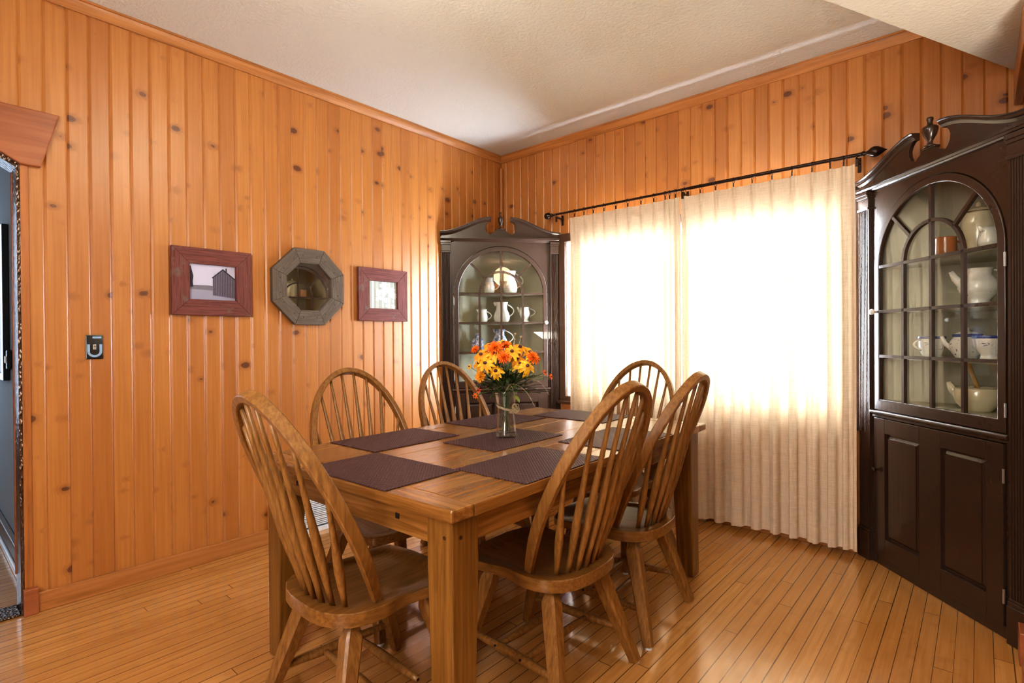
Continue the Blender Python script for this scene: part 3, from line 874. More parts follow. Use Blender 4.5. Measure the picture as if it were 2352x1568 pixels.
LANG = math.atan2(.707, .623)
CL = cabinet('corner_cabinet', 'dark brown corner cabinet between the pictured pine wall and the curtains', (.316, -.357, .001), LANG, .940, (.055, .455), -1, 1., .85)
NA = math.radians(-47.5)
CR = cabinet('corner_cabinet', 'dark brown corner cabinet beside the leaf bud finial, white teapots on its shelves', (2.69 + .4725 * math.cos(NA), -.018 + .4725 * math.sin(NA), .001), NA, .945, (-.047, .450), 1, .985, 1.25)

# ------------------------------------------------------------------ crockery on the shelves
def at(cab, x, y, z):
    a = cab.rotation_euler.z
    return (cab.location.x + math.cos(a) * x - math.sin(a) * y, cab.location.y + math.sin(a) * x + math.cos(a) * y, z + .0012)
def vessel(name, label, cat, pos, rot, prof, m, handle=None, spout=None, lid=None, band=None, hm=None, sx=1.):
    t = thing(name, label, cat, pos, rot)
    b = MB(); inner = [(max(.001, r - .004), z) for r, z in reversed(prof) if z > prof[-1][1] * .35]
    b.lathe([(.0005, .0)] + list(prof) + inner[1:] , 26)
    b.build('body', m, t, True)
    if handle:
        b = MB(); b.tube([(x, 0, z) for x, z in handle], .0048, 8); b.build('handle', hm or m, t, True)
    if spout:
        b = MB(); b.tube([(x, 0, z) for x, z, r in spout], [r for x, z, r in spout], 12); b.build('spout', m, t, True)
    if lid:
        b = MB(); b.lathe(lid, 24); b.build('lid', m, t, True)
    if band:
        b = MB(); b.lathe(band, 26); b.build('rim_band', M_BLUEG, t, True)
    return t
def loop(x0, z0, x1, z1, bulge, n=10):
    out = []
    for k in range(n + 1):
        u = k / n
        out.append((x0 + (x1 - x0) * u + bulge * math.sin(PI * u) ** .8, z0 + (z1 - z0) * u))
    return out
FA = LANG
s1, s2, s3, s4 = 1.570, 1.336, 1.098, .862
# far cabinet
vessel('cream_jug', 'small white jug with dark floral sprig, top shelf of far cabinet', 'jug', at(CL, -.085, .12, s1), FA,
       [(.036, 0), (.044, .02), (.047, .05), (.040, .08), (.030, .102), (.030, .118), (.036, .130)], M_FLORAL, loop(.034, .112, .042, .030, .045), [(-.028, .108, .010), (-.040, .132, .006)])
vessel('pitcher', 'tall white pitcher with rose pattern, top shelf of far cabinet', 'pitcher', at(CL, .088, .12, s1), FA,
       [(.044, 0), (.056, .02), (.060, .05), (.052, .09), (.040, .12), (.040, .15), (.048, .178), (.050, .186)], M_REDFLOR, loop(.044, .165, .056, .050, .055), [(-.040, .160, .014), (-.058, .188, .008)])
vessel('cup_jug', 'small white handled jug, middle shelf of far cabinet beside the big pitcher', 'jug', at(CL, -.142, .11, s2), FA,
       [(.034, 0), (.042, .015), (.044, .045), (.037, .075), (.034, .092), (.040, .104)], M_PORC, loop(.036, .088, .042, .025, .035), [(-.033, .085, .010), (-.046, .106, .006)])
vessel('pitcher', 'big plain white pitcher, centre of the middle shelf in far cabinet', 'pitcher', at(CL, .016, .12, s2), FA,
       [(.052, 0), (.064, .02), (.068, .045), (.060, .075), (.046, .105), (.044, .135), (.052, .160), (.053, .165)], M_PORC, loop(.048, .145, .062, .050, .045), [(-.044, .140, .016), (-.062, .166, .009)])
vessel('creamer', 'ornate white footed creamer with scroll handle, middle shelf of far cabinet', 'creamer', at(CL, .205, .10, s2), FA,
       [(.034, 0), (.036, .008), (.022, .020), (.034, .040), (.046, .065), (.046, .085), (.036, .105), (.042, .122)], M_PORC, loop(.040, .112, .040, .050, .045) + [(.052, .040)], [(-.042, .085, .014), (-.062, .124, .007)])
vessel('ginger_jar', 'blue patterned jar with narrow white neck, lower shelf of far cabinet', 'jar', at(CL, -.184, .10, s3), FA,
       [(.044, 0), (.050, .010), (.050, .085), (.046, .100), (.024, .112), (.020, .122), (.020, .146), (.024, .150)], M_BLUESPOT)
vessel('pitcher', 'blue and white pitcher with white handle, lower shelf of far cabinet', 'pitcher', at(CL, .0, .12, s3), FA,
       [(.044, 0), (.060, .025), (.064, .065), (.056, .100), (.038, .135), (.036, .160), (.046, .182)], M_BLUESPOT, loop(.040, .172, .058, .070, .060), [(-.036, .160, .014), (-.054, .184, .008)], hm=M_PORC)
# near cabinet
vessel('mug', 'orange brown glazed mug, top shelf of near cabinet', 'mug', at(CR, -.035, .10, s1), YAW,
       [(.040, 0), (.043, .006), (.042, .045), (.041, .085), (.042, .090)], M_TERRA, loop(.041, .078, .041, .022, .040))
vessel('coffee_pot', 'tall cream lidded pot with ring handle, top shelf of near cabinet', 'pot', at(CR, .105, .13, s1), YAW,
       [(.060, 0), (.065, .010), (.063, .120), (.058, .165), (.053, .178)], M_CREAMW, loop(.064, .155, .068, .060, .055), None,
       [(.060, .176), (.050, .188), (.024, .196), (.010, .200), (.012, .212), (.008, .220), (.0005, .222)])
vessel('cream_jug', 'little white jug in front of the tall cream pot, near cabinet', 'jug', at(CR, .228, .060, s1), YAW,
       [(.030, 0), (.038, .015), (.036, .045), (.028, .065), (.032, .085)], M_PORC, loop(.030, .078, .034, .022, .03), [(-.027, .068, .010), (-.044, .090, .005)])
vessel('ornate_pitcher', 'large ornate white pitcher with scroll handle and rose sprig, near cabinet', 'pitcher', at(CR, .120, .112, s2), .06,
       [(.044, 0), (.047, .008), (.040, .018), (.062, .045), (.072, .075), (.066, .105), (.048, .130), (.050, .150), (.056, .158)], M_REDFLOR, loop(.052, .150, .066, .060, .062) + [(.080, .045), (.070, .040)], [(-.050, .085, .020), (-.078, .120, .015), (-.092, .152, .010)], hm=M_PORC)
tp = [(.040, 0), (.044, .006), (.058, .025), (.066, .052), (.062, .078), (.050, .096), (.046, .104)]
vessel('teapot', 'round white teapot with cobalt rim and blue flowers, near cabinet', 'teapot', at(CR, .062, .115, s3), .06, tp, M_FLORAL,
       loop(.052, .092, .058, .028, .050), [(-.050, .040, .013), (-.078, .066, .010), (-.090, .100, .007)], [(.050, .108), (.036, .118), (.010, .124), (.010, .136), (.0005, .139)], [(.0475, .096), (.0535, .097), (.0535, .109), (.0475, .110)], M_PORC)
vessel('sugar_bowl', 'white footed bowl with cobalt rim touching the cabinet hinge side', 'bowl', at(CR, .214, .075, s3), YAW,
       [(.036, 0), (.030, .012), (.030, .022), (.050, .050), (.056, .085), (.057, .100)], M_FLORAL, band=[(.0575, .090), (.0590, .091), (.0590, .101), (.0575, .102)])
vessel('sugar_bowl', 'white cup with cobalt rim seen through curtain reflection, near cabinet', 'cup', at(CR, -.120, .10, s3), YAW,
       [(.034, 0), (.040, .012), (.052, .050), (.054, .085), (.055, .098)], M_FLORAL, loop(-.052, .085, -.050, .035, -.035), band=[(.0555, .088), (.0570, .089), (.0570, .099), (.0555, .100)])
vessel('gravy_boat', 'large cream spouted bowl on the bottom shelf of near cabinet', 'bowl', at(CR, .080, .145, s4), -.4,
       [(.050, 0), (.054, .008), (.078, .035), (.088, .070), (.082, .098), (.078, .108)], M_CREAMW, loop(.080, .098, .080, .030, .045), [(-.076, .070, .024), (-.100, .098, .016), (-.110, .124, .010)])
sp = thing('wooden_spoon', 'yellow wooden spoon handle standing in the cream bowl', 'spoon', at(CR, .085, .145, s4 + .014), YAW)
b = MB(); b.tube([(.030, .0, .0), (-.015, .055, .24)], [.007, .0095], 8); b.build('spoon_handle', M_YELWOOD, sp, True)

# ------------------------------------------------------------------ dining table
TX, TY, TROT, TL, TW, TH = 2.1677, -2.5837, .0232, 1.784, 1.081, .765
tcx = TX - math.sin(TROT) * TL / 2 - math.cos(TROT) * TW / 2
tcy = TY + math.cos(TROT) * TL / 2 - math.sin(TROT) * TW / 2
tab = thing('dining_table', 'long oak dining table with square tapered legs and breadboard ends', 'table', (tcx, tcy, 0), TROT)
hx, hy = TW / 2, TL / 2
def tpt(e1, e2, z=0):     # e1 along length from the near end, e2 across from the right edge -> world
    lx, ly = hx - e2, -hy + e1
    return (tcx + math.cos(TROT) * lx - math.sin(TROT) * ly, tcy + math.sin(TROT) * lx + math.cos(TROT) * ly, z)
EB = .085
b = MB()
ws = [-hx, -hx + .10, -hx + .30, -hx + .44, hx - .44, hx - .30, hx - .10, hx]
for a, c in zip(ws[:-1], ws[1:]): b.box(a + .0006, c - .0006, -hy + EB + .0006, hy - EB - .0006, TH - .034, TH)
b.build('table_top', M_OAKT, tab, bevel=.0022)
for s_ in (-1, 1):
    y0, y1 = sorted((s_ * (hy - EB), s_ * hy))
    b = MB(); b.box(-hx, hx, y0, y1, TH - .034, TH + .0003); b.build('breadboard_end', M_OAKTX, tab, bevel=.006)
for s_ in (-1, 1):
    x0, x1 = sorted((s_ * (hx - .040), s_ * (hx - .062)))
    b = MB(); b.box(x0, x1, -hy + .1, hy - .1, .648, TH - .034); b.build('apron', M_OAKT, tab)
    y0, y1 = sorted((s_ * (hy - .040), s_ * (hy - .062)))
    b = MB(); b.box(-hx + .1, hx - .1, y0, y1, .644, TH - .034); b.build('apron', M_OAKTX, tab)
for (lx, ly) in ((.27, -hy + .0395), (-.30, -hy + .0395)):
    b = MB(); b.box(lx - .009, lx + .009, ly - .001, ly + .004, .681, .697); b.build('peg_hole', M_DARKHOLE, tab)
for sxx in (-1, 1):
    for syy in (-1, 1):
        b = MB()
        ox, oy = sxx * (hx - .030), syy * (hy - .030)
        rows = []
        for z, w in ((0.0, .074), (.012, .078), (.58, .1), (TH - .034, .1)):
            rows.append([(ox, oy, z), (ox - sxx * w, oy, z), (ox - sxx * w, oy - syy * w, z), (ox, oy - syy * w, z)])
        b.strip(rows, True); b.f += [(0, 1, 2, 3), (12, 13, 14, 15)]; b.m += [0, 0]
        leg = b.build('leg', M_OAKL, tab, bevel=.004)
        d = MB()
        d.tube([(ox - sxx * .03, oy + syy * .0002, .675), (ox - sxx * .03, oy + syy * .0012, .675)], .006, 8); d.tube([(ox + sxx * .0002, oy - syy * .03, .675), (ox + sxx * .0012, oy - syy * .03, .675)], .006, 8)
        d.build('dowel_peg', plain('dark_dowel', (.05, .018, .006), .4), leg)

# placemats
def placemat(e1, e2, w1, w2, rot, label):
    b = MB(); b.box(-w2 / 2, w2 / 2, -w1 / 2, w1 / 2, 0, .0028)
    o = b.build('placemat', M_WOVEN, None, bevel=.001, loc=tpt(e1, e2, TH + .0008), rotz=TROT + rot)
    tag(o, label, 'placemat', 'woven plum placemats on the table')
placemat(.155, .507, .305, .452, 0, 'plum woven placemat on the table end nearest the camera')
placemat(.538, .910, .46, .318, 0, 'plum woven placemat before the chair below the octagonal mirror')
placemat(.542, .158, .46, .305, 0, 'plum woven placemat behind the closest chair on the curtain side')
placemat(.832, .535, .46, .298, 0, 'plum woven placemat in the table centre under the glass vase')
placemat(1.205, .912, .465, .315, 0, 'plum woven placemat before the chair next to the far corner cabinet')
placemat(1.145, .158, .465, .305, 0, 'plum woven placemat before the second chair on the curtain side')
placemat(1.622, .640, .315, .455, 0, 'plum woven placemat on the table end nearest the curtains')

# ------------------------------------------------------------------ chairs
hb, yb, wb, ztop, ytop, xr, yr, yc, xf, yf, ZSE, xs_, yo_ = .174, -.054, .254 - .012, 1.057 - .010, -.356, .232, -.223, -.175, .188, .262, .422, .129, -.135
def bowpt(t, sgn):
    if t < .42: x = hb + (wb - hb) * math.sin(t / .42 * PI / 2)
    else: x = wb * math.sqrt(max(0, 1 - ((t - .42) / .58) ** 2))
    return Vector((sgn * x, yb + (ytop - yb) * t, ZSE + (ztop - ZSE) * t))
def leg_tube(b, p, q, glide=True):
    p, q = Vector(p), Vector(q)
    prof = [(0, .0130), (.05, .0130), (.12, .0195), (.18, .0275), (.20, .0280), (.6, .0240), (1., .0185)]
    sec = [(1, .72), (.72, 1), (-.72, 1), (-1, .72), (-1, -.72), (-.72, -1), (.72, -1), (1, -.72)]
    b.tube([p + (q - p) * t for t, r in prof], [r for t, r in prof], sec=sec, up=(0, 1, 0))
def make_chair(label, broken=False):
    t = thing('windsor_chair', label, 'chair', group='oak bow-back chairs around the table')
    half = [(0, -.216), (.06, -.214), (.11, -.205), (.155, -.184), (.188, -.150), (.206, -.108), (.212, -.062), (.209, -.028), (.200, .004), (.197, .040), (.201, .085), (.209, .130), (.213, .170), (.210, .205), (.192, .232), (.150, .246), (.08, .251)]
    outl = half + [(0, .252)] + [(-x, y) for x, y in reversed(half[1:])]
    n = len(outl)
    rows = []
    def dish(x, y, s):
        d = 0
        if s < .82: d = -.006 - .008 * (1 - (s / .82) ** 2)
        edge = max(0, min(1, (y + .03) / .10)) * min(1, max(0, (abs(x) - .05) / .12))
        return d - .010 * edge * (1 if y < .22 else .8)
    for s, dz in ((.955, -.046), (.995, -.041), (1., -.036), (1., -.0022), (.990, 0), (.96, 0), (.83, 0), (.78, 0), (.62, 0), (.42, 0), (.2, 0), (.02, 0)):
        row = []
        for x, y in outl:
            X, Y = x * s, .018 + (y - .018) * s
            z = ZSE + dz
            if dz >= -.007: z += dish(X, Y, s)
            row.append((X, Y, z))
        rows.append(row)
    b = MB(); b.strip(rows, True); b.f += [tuple(range(n))]; b.m += [0]; b.f += [tuple(range(11 * n, 12 * n))]; b.m += [0]
    b.build('seat', M_OAKS, t, smooth='auto')
    # bent bow
    b = MB()
    pts = [Vector((hb - .002, yb + .008, ZSE - .012))] + [bowpt(math.sin(PI / 2 * k / 22), 1) for k in range(23)]
    pts = pts + [Vector((-p.x, p.y, p.z)) for p in reversed(pts[:-1])]
    nrm = Vector((0, -(ztop - ZSE), (ytop - yb))).normalized()
    rad = [1 - .28 * max(0, 1 - min(i, len(pts) - 1 - i) / 4.) for i in range(len(pts))]
    sec = [(.0185, .0095), (.0155, .0125), (-.0155, .0125), (-.0185, .0095), (-.0185, -.0095), (-.0155, -.0125), (.0155, -.0125), (.0185, -.0095)]
    b.tube(pts, rad, sec=sec, up=nrm)
    b.build('back_bow', M_OAKC, t, smooth='auto')
    for i in range(8):
        u = -1 + 2 * i / 7
        x0 = xs_ * u; y0 = yc + (yo_ - yc) * u * u
        p = Vector((x0, y0, ZSE - .008))
        xt = .930 * wb * u
        tt = .42 + .58 * math.sqrt(max(0, 1 - (xt / wb) ** 2))
        q = bowpt(tt, 1); q.x = xt
        prof = [(0, .0080), (.12, .0098), (.24, .0135), (.33, .0148), (.42, .0134), (.58, .0098), (.8, .0076), (1, .0066)]
        b = MB(); b.tube([p + (q - p) * a for a, r in prof], [r for a, r in prof], 10)
        b.build('spindle', M_OAKC, t, True)
    corners = {}
    for nm, (tx, ty, fx_, fy_) in dict(RL=(-.125, -.105, -xr, yr), RR=(.125, -.105, xr, yr), FL=(-.135, .135, -xf, yf), FR=(.135, .135, xf, yf)).items():
        p, q = Vector((tx, ty, ZSE - .022)), Vector((fx_, fy_, .006))
        b = MB(); leg_tube(b, p, q)
        o = b.build('leg', M_OAKC, t, smooth='auto')
        g = MB(); g.tube([(fx_, fy_, .0), (fx_, fy_, .008)], .0145, 12); tag(g.build('foot_glide', M_WHITEP, o), 'white plastic foot glide')
        corners[nm] = (p, q)
    def onleg(nm, z):
        p, q = corners[nm]; return p + (q - p) * ((p.z - z) / (p.z - q.z))
    zst = .125
    pr = [(0, .0085), (.08, .011), (.3, .0155), (.5, .0168), (.7, .0155), (.92, .011), (1, .0085)]
    ms = {}
    for s_ in ('L', 'R'):
        p, q = onleg('R' + s_, zst), onleg('F' + s_, zst - .005)
        b = MB(); b.tube([p + (q - p) * a for a, r in pr], [r for a, r in pr], 10); sto = b.build('stretcher', M_OAKC, t, True) if not (broken and s_ == 'R') else None
        ms[s_] = [p + (q - p) * .36, p + (q - p) * .66]
        sg = -1 if s_ == 'L' else 1
        for m_ in ms[s_] if sto else ():
            d = MB(); d.tube([m_ + Vector((sg * .0125, 0, .006)), m_ + Vector((sg * .0170, 0, .0075))], .0045, 8)
            d.build('screw_hole', M_DARKHOLE, sto)
    for k in range(2):
        p, q = ms['L'][k], ms['R'][k]
        b = MB(); b.tube([p + (q - p) * a for a, r in pr], [r * .92 for a, r in pr], 10); so = b.build('stretcher', M_OAKC, t, True)
        if broken:
            e = (q - p).normalized(); d = MB(); d.tube([q - e * .001, q + e * .0015], .0050, 8); d.build('screw_hole', M_DARKHOLE, so)
    return t
CH = [('A', 1.646, -2.508, -1.7, 'oak bow-back chair at the table end facing the curtains, missing one side stretcher'),
      ('B', 1.148, -2.059, -94.3, 'oak bow-back chair with its back toward the octagonal mirror'),
      ('C', .969, -1.287, -95.6, 'oak bow-back chair standing in front of the far corner cabinet'),
      ('D', 1.985, -1.945, 89.2, 'oak bow-back chair closest to the near table leg on the curtain side'),
      ('E', 1.972, -1.391, 93.9, 'second oak bow-back chair on the curtain side, toward the window end'),
      ('F', 1.624, -.818, 180.6, 'oak bow-back chair at the table end with its back to the curtains')]
proto = None
for i, (nm, x, y, r, lab) in enumerate(CH):
    if nm == 'A': c = make_chair(lab, True)
    elif proto is None: c = proto = make_chair(lab)
    else: c = copy_tree(proto)
    c.location = (x, y, .0006); c.rotation_euler.z = math.radians(r); c['label'] = lab

# ------------------------------------------------------------------ vase and bouquet
V = Vector((1.593, -1.733, TH + .0045))
RT = Vector((.752, .659, 0)); TC = Vector((.659, -.752, 0))     # across and toward the viewer, for laying out the bouquet
va = thing('glass_vase', 'clear glass vase on the centre placemat', 'vase', V)
b = MB()
outp = [(.0005, 0), (.044, 0), (.0465, .004), (.046, .012), (.0425, .035), (.0390, .070), (.0375, .100), (.0385, .130), (.0430, .165), (.0485, .192), (.0515, .205)]
inp = [(.0495, .205), (.0465, .192), (.0408, .165), (.0363, .130), (.0353, .100), (.0367, .070), (.0398, .035), (.0420, .020), (.0005, .016)]
b.lathe(outp + inp, 36); b.build('vase_body', M_VGLASS, va, True)
b = MB(); b.lathe([(.0005, .0165), (.0410, .0165), (.0395, .034), (.0364, .070), (.0350, .095), (.0005, .095)], 30)
b.build('water', thin_glass('vase_water', (.975, .985, .98), .4), va, True)
# raffia
b = MB()
for k in range(5):
    b.tube([(.0405 * math.cos(a) * (1 + .02 * k), .0405 * math.sin(a) * (1 + .02 * k), .122 + .012 * math.sin(a - 2.2) + .0022 * k) for a in [2 * PI * i / 24 for i in range(25)]], .0011, 5, cap=False)
rr = random.Random(11)
kn = RT * .036 + TC * .022 + Vector((0, 0, .128))
for k in range(9):
    a0 = rr.uniform(0, 2 * PI)
    pts = [kn + (RT * math.cos(a0 + u * 5) + Vector((0, 0, 1)) * math.sin(a0 + u * 5) * 1.2) * (.010 + .008 * math.sin(u * 9 + k)) + TC * rr.uniform(-.004, .008) + RT * .006 for u in [i / 12 for i in range(13)]]
    b.tube(pts, .0011, 5)
tag(b.build('raffia_tie', M_STRAW, None, True, loc=V), 'dry raffia tied in a bow round the vase neck', 'raffia tie')

def pxpos(u, v, d):
    """bouquet point from its measured offsets, d metres toward the viewer"""
    k = (2.40 - d) / 2.40
    r = (u - 1163) * .00194 * k; z = .003 + (1003 - v) * .00194 * k + (1 - k) * .42
    return Vector((0, 0, 0)) + RT * r + TC * d + Vector((0, 0, z))
def frame_to(n):
    n = n.normalized(); a = n.orthogonal().normalized(); return a, n.cross(a), n
NECK = Vector((0, 0, .20))
def stem_pts(h):
    low = .022 + .10 * ((h.x * 977.1 + h.y * 613.7) % 1.) * (1 if (h.z * 7919.) % 1. > .35 else 0)
    base = Vector((-h.x * .12, -h.y * .12, low)); nk = Vector((h.x * .16, h.y * .16, .195))
    l = math.hypot(nk.x, nk.y)
    if l > .030: nk.x *= .030 / l; nk.y *= .030 / l
    return [base, base.lerp(nk, .6), nk, nk.lerp(h, .5) + Vector((0, 0, .012)), h]
def petal(b, c, a, s, n, L_, w, droop, lift=0.):
    """one petal: c base, a outward dir, s side dir, n normal"""
    rows = []
    for u in (0, .25, .5, .75, .92, 1.):
        ww = w * (math.sin(PI * (.14 + .80 * u)) ** .8) * (1 if u < .95 else .35)
        p = c + a * (L_ * u * (1 - .15 * droop * u)) + n * (lift * u - droop * L_ * u * u)
        rows.append([p - s * ww + n * .0012, p - n * .0012, p + s * ww + n * .0012])
    b.strip(rows)
def daisy(h, n, rad, m, label, droop=.45, np_=11, cone=.0085, group='yellow daisies in the vase'):
    t = thing('daisy', label, 'flower', V, 0, group)
    a, s, n = frame_to(n)
    b = MB()
    rr = random.Random(label)
    for k in range(np_):
        ang = 2 * PI * k / np_ + rr.uniform(-.12, .12)
        d = a * math.cos(ang) + s * math.sin(ang); e = -a * math.sin(ang) + s * math.cos(ang)
        petal(b, h + d * cone * .5, d, e, n, rad * rr.uniform(.85, 1.08), rad * .20, droop * rr.uniform(.5, 1.6))
    b.build('petals', m, t, True)
    b = MB(); b.ball(h + n * .003, cone, 1, 1, .85); b.build('flower_centre', M_CONE, t, True)
    b = MB(); b.tube(stem_pts(h - n * .004), .0014, 6); b.build('stem', M_STEM, t, True)
def mum(h, n, rad, m, label, group='orange pompon blooms in the vase'):
    t = thing('chrysanthemum', label, 'flower', V, 0, group)
    a, s, n = frame_to(n)
    b = MB(); rr = random.Random(label)
    for lay in range(5):
        el = lay / 4 * 1.25
        cnt = 18 - lay * 3
        for k in range(cnt):
            ang = 2 * PI * k / cnt + lay * .4 + rr.uniform(-.1, .1)
            d = (a * math.cos(ang) + s * math.sin(ang)) * math.cos(el) + n * math.sin(el)
            e = -a * math.sin(ang) + s * math.cos(ang); nn = d.cross(e)
            petal(b, h, d, e, -nn if nn.dot(n) < 0 else nn, rad * (1 - .16 * lay) * rr.uniform(.88, 1.08), rad * .12, .15)
    b.build('petals', m, t, True)
    b = MB(); b.tube(stem_pts(h), .0015, 6); b.build('stem', M_STEM, t, True)
UP = Vector((0, 0, 1))
def out(p): 
    q = p - Vector((0, 0, .24)); return (q.normalized() * .9 + TC * .75 + UP * .25)
DS = [(1138.5, 814, .105, .040, M_PET_Y, 'large yellow daisy with dark centre below the top orange bloom'),
      (1177.7, 810, .085, .042, M_PET_Y, 'large yellow daisy facing front at the upper middle of the bouquet'),
      (1107, 816, .075, .038, M_PET_G, 'golden daisy high on the mirror side of the bouquet'),
      (1116.5, 836, .110, .040, M_PET_Y, 'open yellow daisy halfway down the mirror side'),
      (1140.4, 854, .110, .036, M_PET_Y, 'drooping yellow daisy lowest at the bouquet front'),
      (1213, 843, .095, .040, M_PET_Y, 'drooping yellow daisy on the curtain side under the orange pompon'),
      (1196, 838, .075, .036, M_PET_Y, 'half hidden yellow daisy beside the drooping one, curtain side'),
      (1102, 836, .060, .036, M_PET_G, 'golden daisy at the outer edge of the mirror side'),
      (1158, 791, .020, .036, M_PET_Y, 'yellow daisy turned up at the very top of the bouquet'),
      (1218, 812, .020, .038, M_PET_Y, 'pale yellow daisy turned away behind the side orange pompon'),
      (1190, 826, .060, .036, M_PET_G, 'golden daisy seen edge-on in the middle of the bouquet'),
      (1126, 797, .030, .036, M_PET_G, 'golden daisy behind the top orange bloom'),
      (1196, 800, .035, .036, M_PET_G, 'golden daisy behind the large front daisy')]
for u, v, d, r, m, lab in DS:
    h = pxpos(u, v, d); n = out(h)
    daisy(h, n, r, m, lab, .75 if 'droop' in lab else .42)
for u, v, d, r, lab in [(1139, 800, .098, .040, 'orange pompon bloom at the top of the bouquet'), (1159, 822, .115, .034, 'orange pompon bloom in the bouquet centre between two daisies'),
                        (1227, 824, .060, .036, 'bright orange pompon bloom on the curtain side edge'), (1105, 866, .085, .030, 'orange pompon bloom lowest on the mirror side'),
                        (1164, 795, .030, .030, 'small orange pompon bloom behind the bouquet top'), (1093, 804, .035, .022, 'little orange pompon bloom at the upper mirror side corner')]:
    h = pxpos(u, v, d); mum(h, out(h), r, M_PET_O if v != 866 else M_PET_G, lab)
for u, v, d, m, lab in [(1266.7, 868, .02, M_PET_O, 'tiny orange blossom farthest out on the curtain side sprig'), (1252.6, 859, .02, M_PET_O, 'tiny orange blossom next to the farthest one'),
                        (1092.6, 911, .06, M_PET_O, 'tiny orange blossom hanging low in front of a chair bow'), (1100, 898, .06, M_PET_R, 'tiny red blossom hanging above the low orange one'),
                        (1080, 844, .03, M_PET_Y, 'tiny pale yellow blossom out on the mirror side')]:
    h = pxpos(u, v, d)
    daisy(h, out(h), .0135, m, lab, .2, 7, .004, 'tiny blossoms on thin sprigs')
for u, v, d, lab in [(1185, 771, .02, 'taller dried seed head above the bouquet'), (1198, 778, .02, 'dried seed head leaning toward the curtains'), (1184, 784, .03, 'lower dried seed head above the bouquet')]:
    t = thing('seed_head', lab, 'dried flower', V, 0, 'dried seed heads'); h = pxpos(u, v, d)
    b = MB(); b.lathe([(.0005, -.004), (.003, -.003), (.006, .003), (.0065, .005), (.0005, .006)], 10, h); b.build('seed_cup', M_STRAW, t, True)
    b = MB(); b.tube(stem_pts(h), .0011, 6); b.build('stem', M_STRAW, t, True)
b = MB()
rr = random.Random(21)
b.mi = 0
for k in range(240):
    th = rr.uniform(0, 2 * PI); ph = rr.uniform(-.35, 1.1)
    R_ = rr.uniform(.03, .112)
    c = Vector((R_ * math.cos(th) * math.cos(ph * .7), R_ * math.sin(th) * math.cos(ph * .7), .228 + R_ * .85 * math.sin(ph) + rr.uniform(-.02, .02)))
    d = (c - Vector((0, 0, .19))).normalized(); d = (d + Vector((rr.uniform(-.6, .6), rr.uniform(-.6, .6), rr.uniform(-.5, .3)))).normalized()
    s = d.cross(UP); s = s.normalized() if s.length > .05 else Vector((1, 0, 0)); nn = s.cross(d)
    b.mi = 1 if rr.random() < .28 else 0
    petal(b, c, d, s, nn, rr.uniform(.025, .055), rr.uniform(.005, .012), rr.uniform(-.1, .5))
for k in range(7):
    h = Vector((rr.uniform(-.08, .08), rr.uniform(-.08, .08), rr.uniform(.25, .33)))
    b.mi = 0; b.tube(stem_pts(h), .0013, 5)
fo = b.build('foliage', [M_LEAF, M_LEAFL], None, True, loc=V)
tag(fo, 'dark green leaves and stems filling the bouquet above the vase', 'foliage', kind='stuff')
def blade(pts, lab, m=M_STRAW):
    b = MB()
    P = [pxpos(*p) for p in pts]
    # smooth
    Q = []
    for i in range(len(P) - 1):
        p0, p1, p2, p3 = P[max(i - 1, 0)], P[i], P[i + 1], P[min(i + 2, len(P) - 1)]
        for k in range(6):
            u = k / 6
            Q.append(.5 * ((2 * p1) + (p2 - p0) * u + (2 * p0 - 5 * p1 + 4 * p2 - p3) * u * u + (3 * p1 - p0 - 3 * p2 + p3) * u ** 3))
    Q.append(P[-1])
    b.tube(Q, [.0013 * (1 - .5 * i / len(Q)) for i in range(len(Q))], 6)
    tag(b.build('grass_blade', m, None, True, loc=V), lab, 'grass blade', 'long grass blades trailing from the bouquet')
blade([(1160, 905, .03), (1172, 886, .06), (1192, 888, .09), (1214, 908, .11), (1229, 936, .13)], 'long dry grass blade arching down toward the table on the curtain side')
blade([(1165, 900, .02), (1200, 874, .04), (1235, 878, .05), (1254, 896, .05), (1262, 911, .05)], 'thin dry grass blade arching out past the tiny orange blossoms')
blade([(1163, 900, .04), (1174, 888, .08), (1182, 905, .10), (1184, 926, .10)], 'short curled dry grass blade in front of the raffia')
blade([(1165, 902, .02), (1205, 870, .05), (1240, 868, .04), (1262, 870, .025)], 'grey green sprig stretching to the tiny orange blossoms', M_STEM)
blade([(1160, 902, .03), (1120, 876, .07), (1105, 885, .07), (1094, 905, .065)], 'grey green sprig drooping toward the low tiny blossoms', M_STEM)
blade([(1160, 902, .03), (1112, 872, .06), (1096, 892, .06)], 'second grey green sprig drooping on the mirror side', M_STEM)

# ------------------------------------------------------------------ hallway things
hm = thing('hall_picture', 'black framed pale panel on the hallway wall through the doorway', 'picture frame', (-1.25, -3.081, 1.44))
b = MB()
b.ring([(-.34, -.46), (.13, -.46), (.13, .46), (-.34, .46)], [(-.30, -.42), (.05, -.42), (.05, .42), (-.30, .42)], lambda a, c, h: (a, h, c), -.03, -.001)
b.build('frame_rail', M_BLACK, hm, bevel=.003)
b = MB(); b.box(-.30, .05, -.012, -.002, -.42, .42); b.build('pale_panel', M_WHITEE, hm)
hs = thing('hall_switch', 'small black control on the grey hallway wall beside the black frame', 'wall control', (-1.07, -3.0812, 1.105))
b = MB(); b.box(-.045, .045, -.022, 0, -.055, .055); b.build('control_plate', M_BLACK, hs, bevel=.004)
b = MB(); b.box(-.02, .02, -.027, -.021, -.02, .02); b.build('control_button', M_WHITEP, hs, bevel=.002)

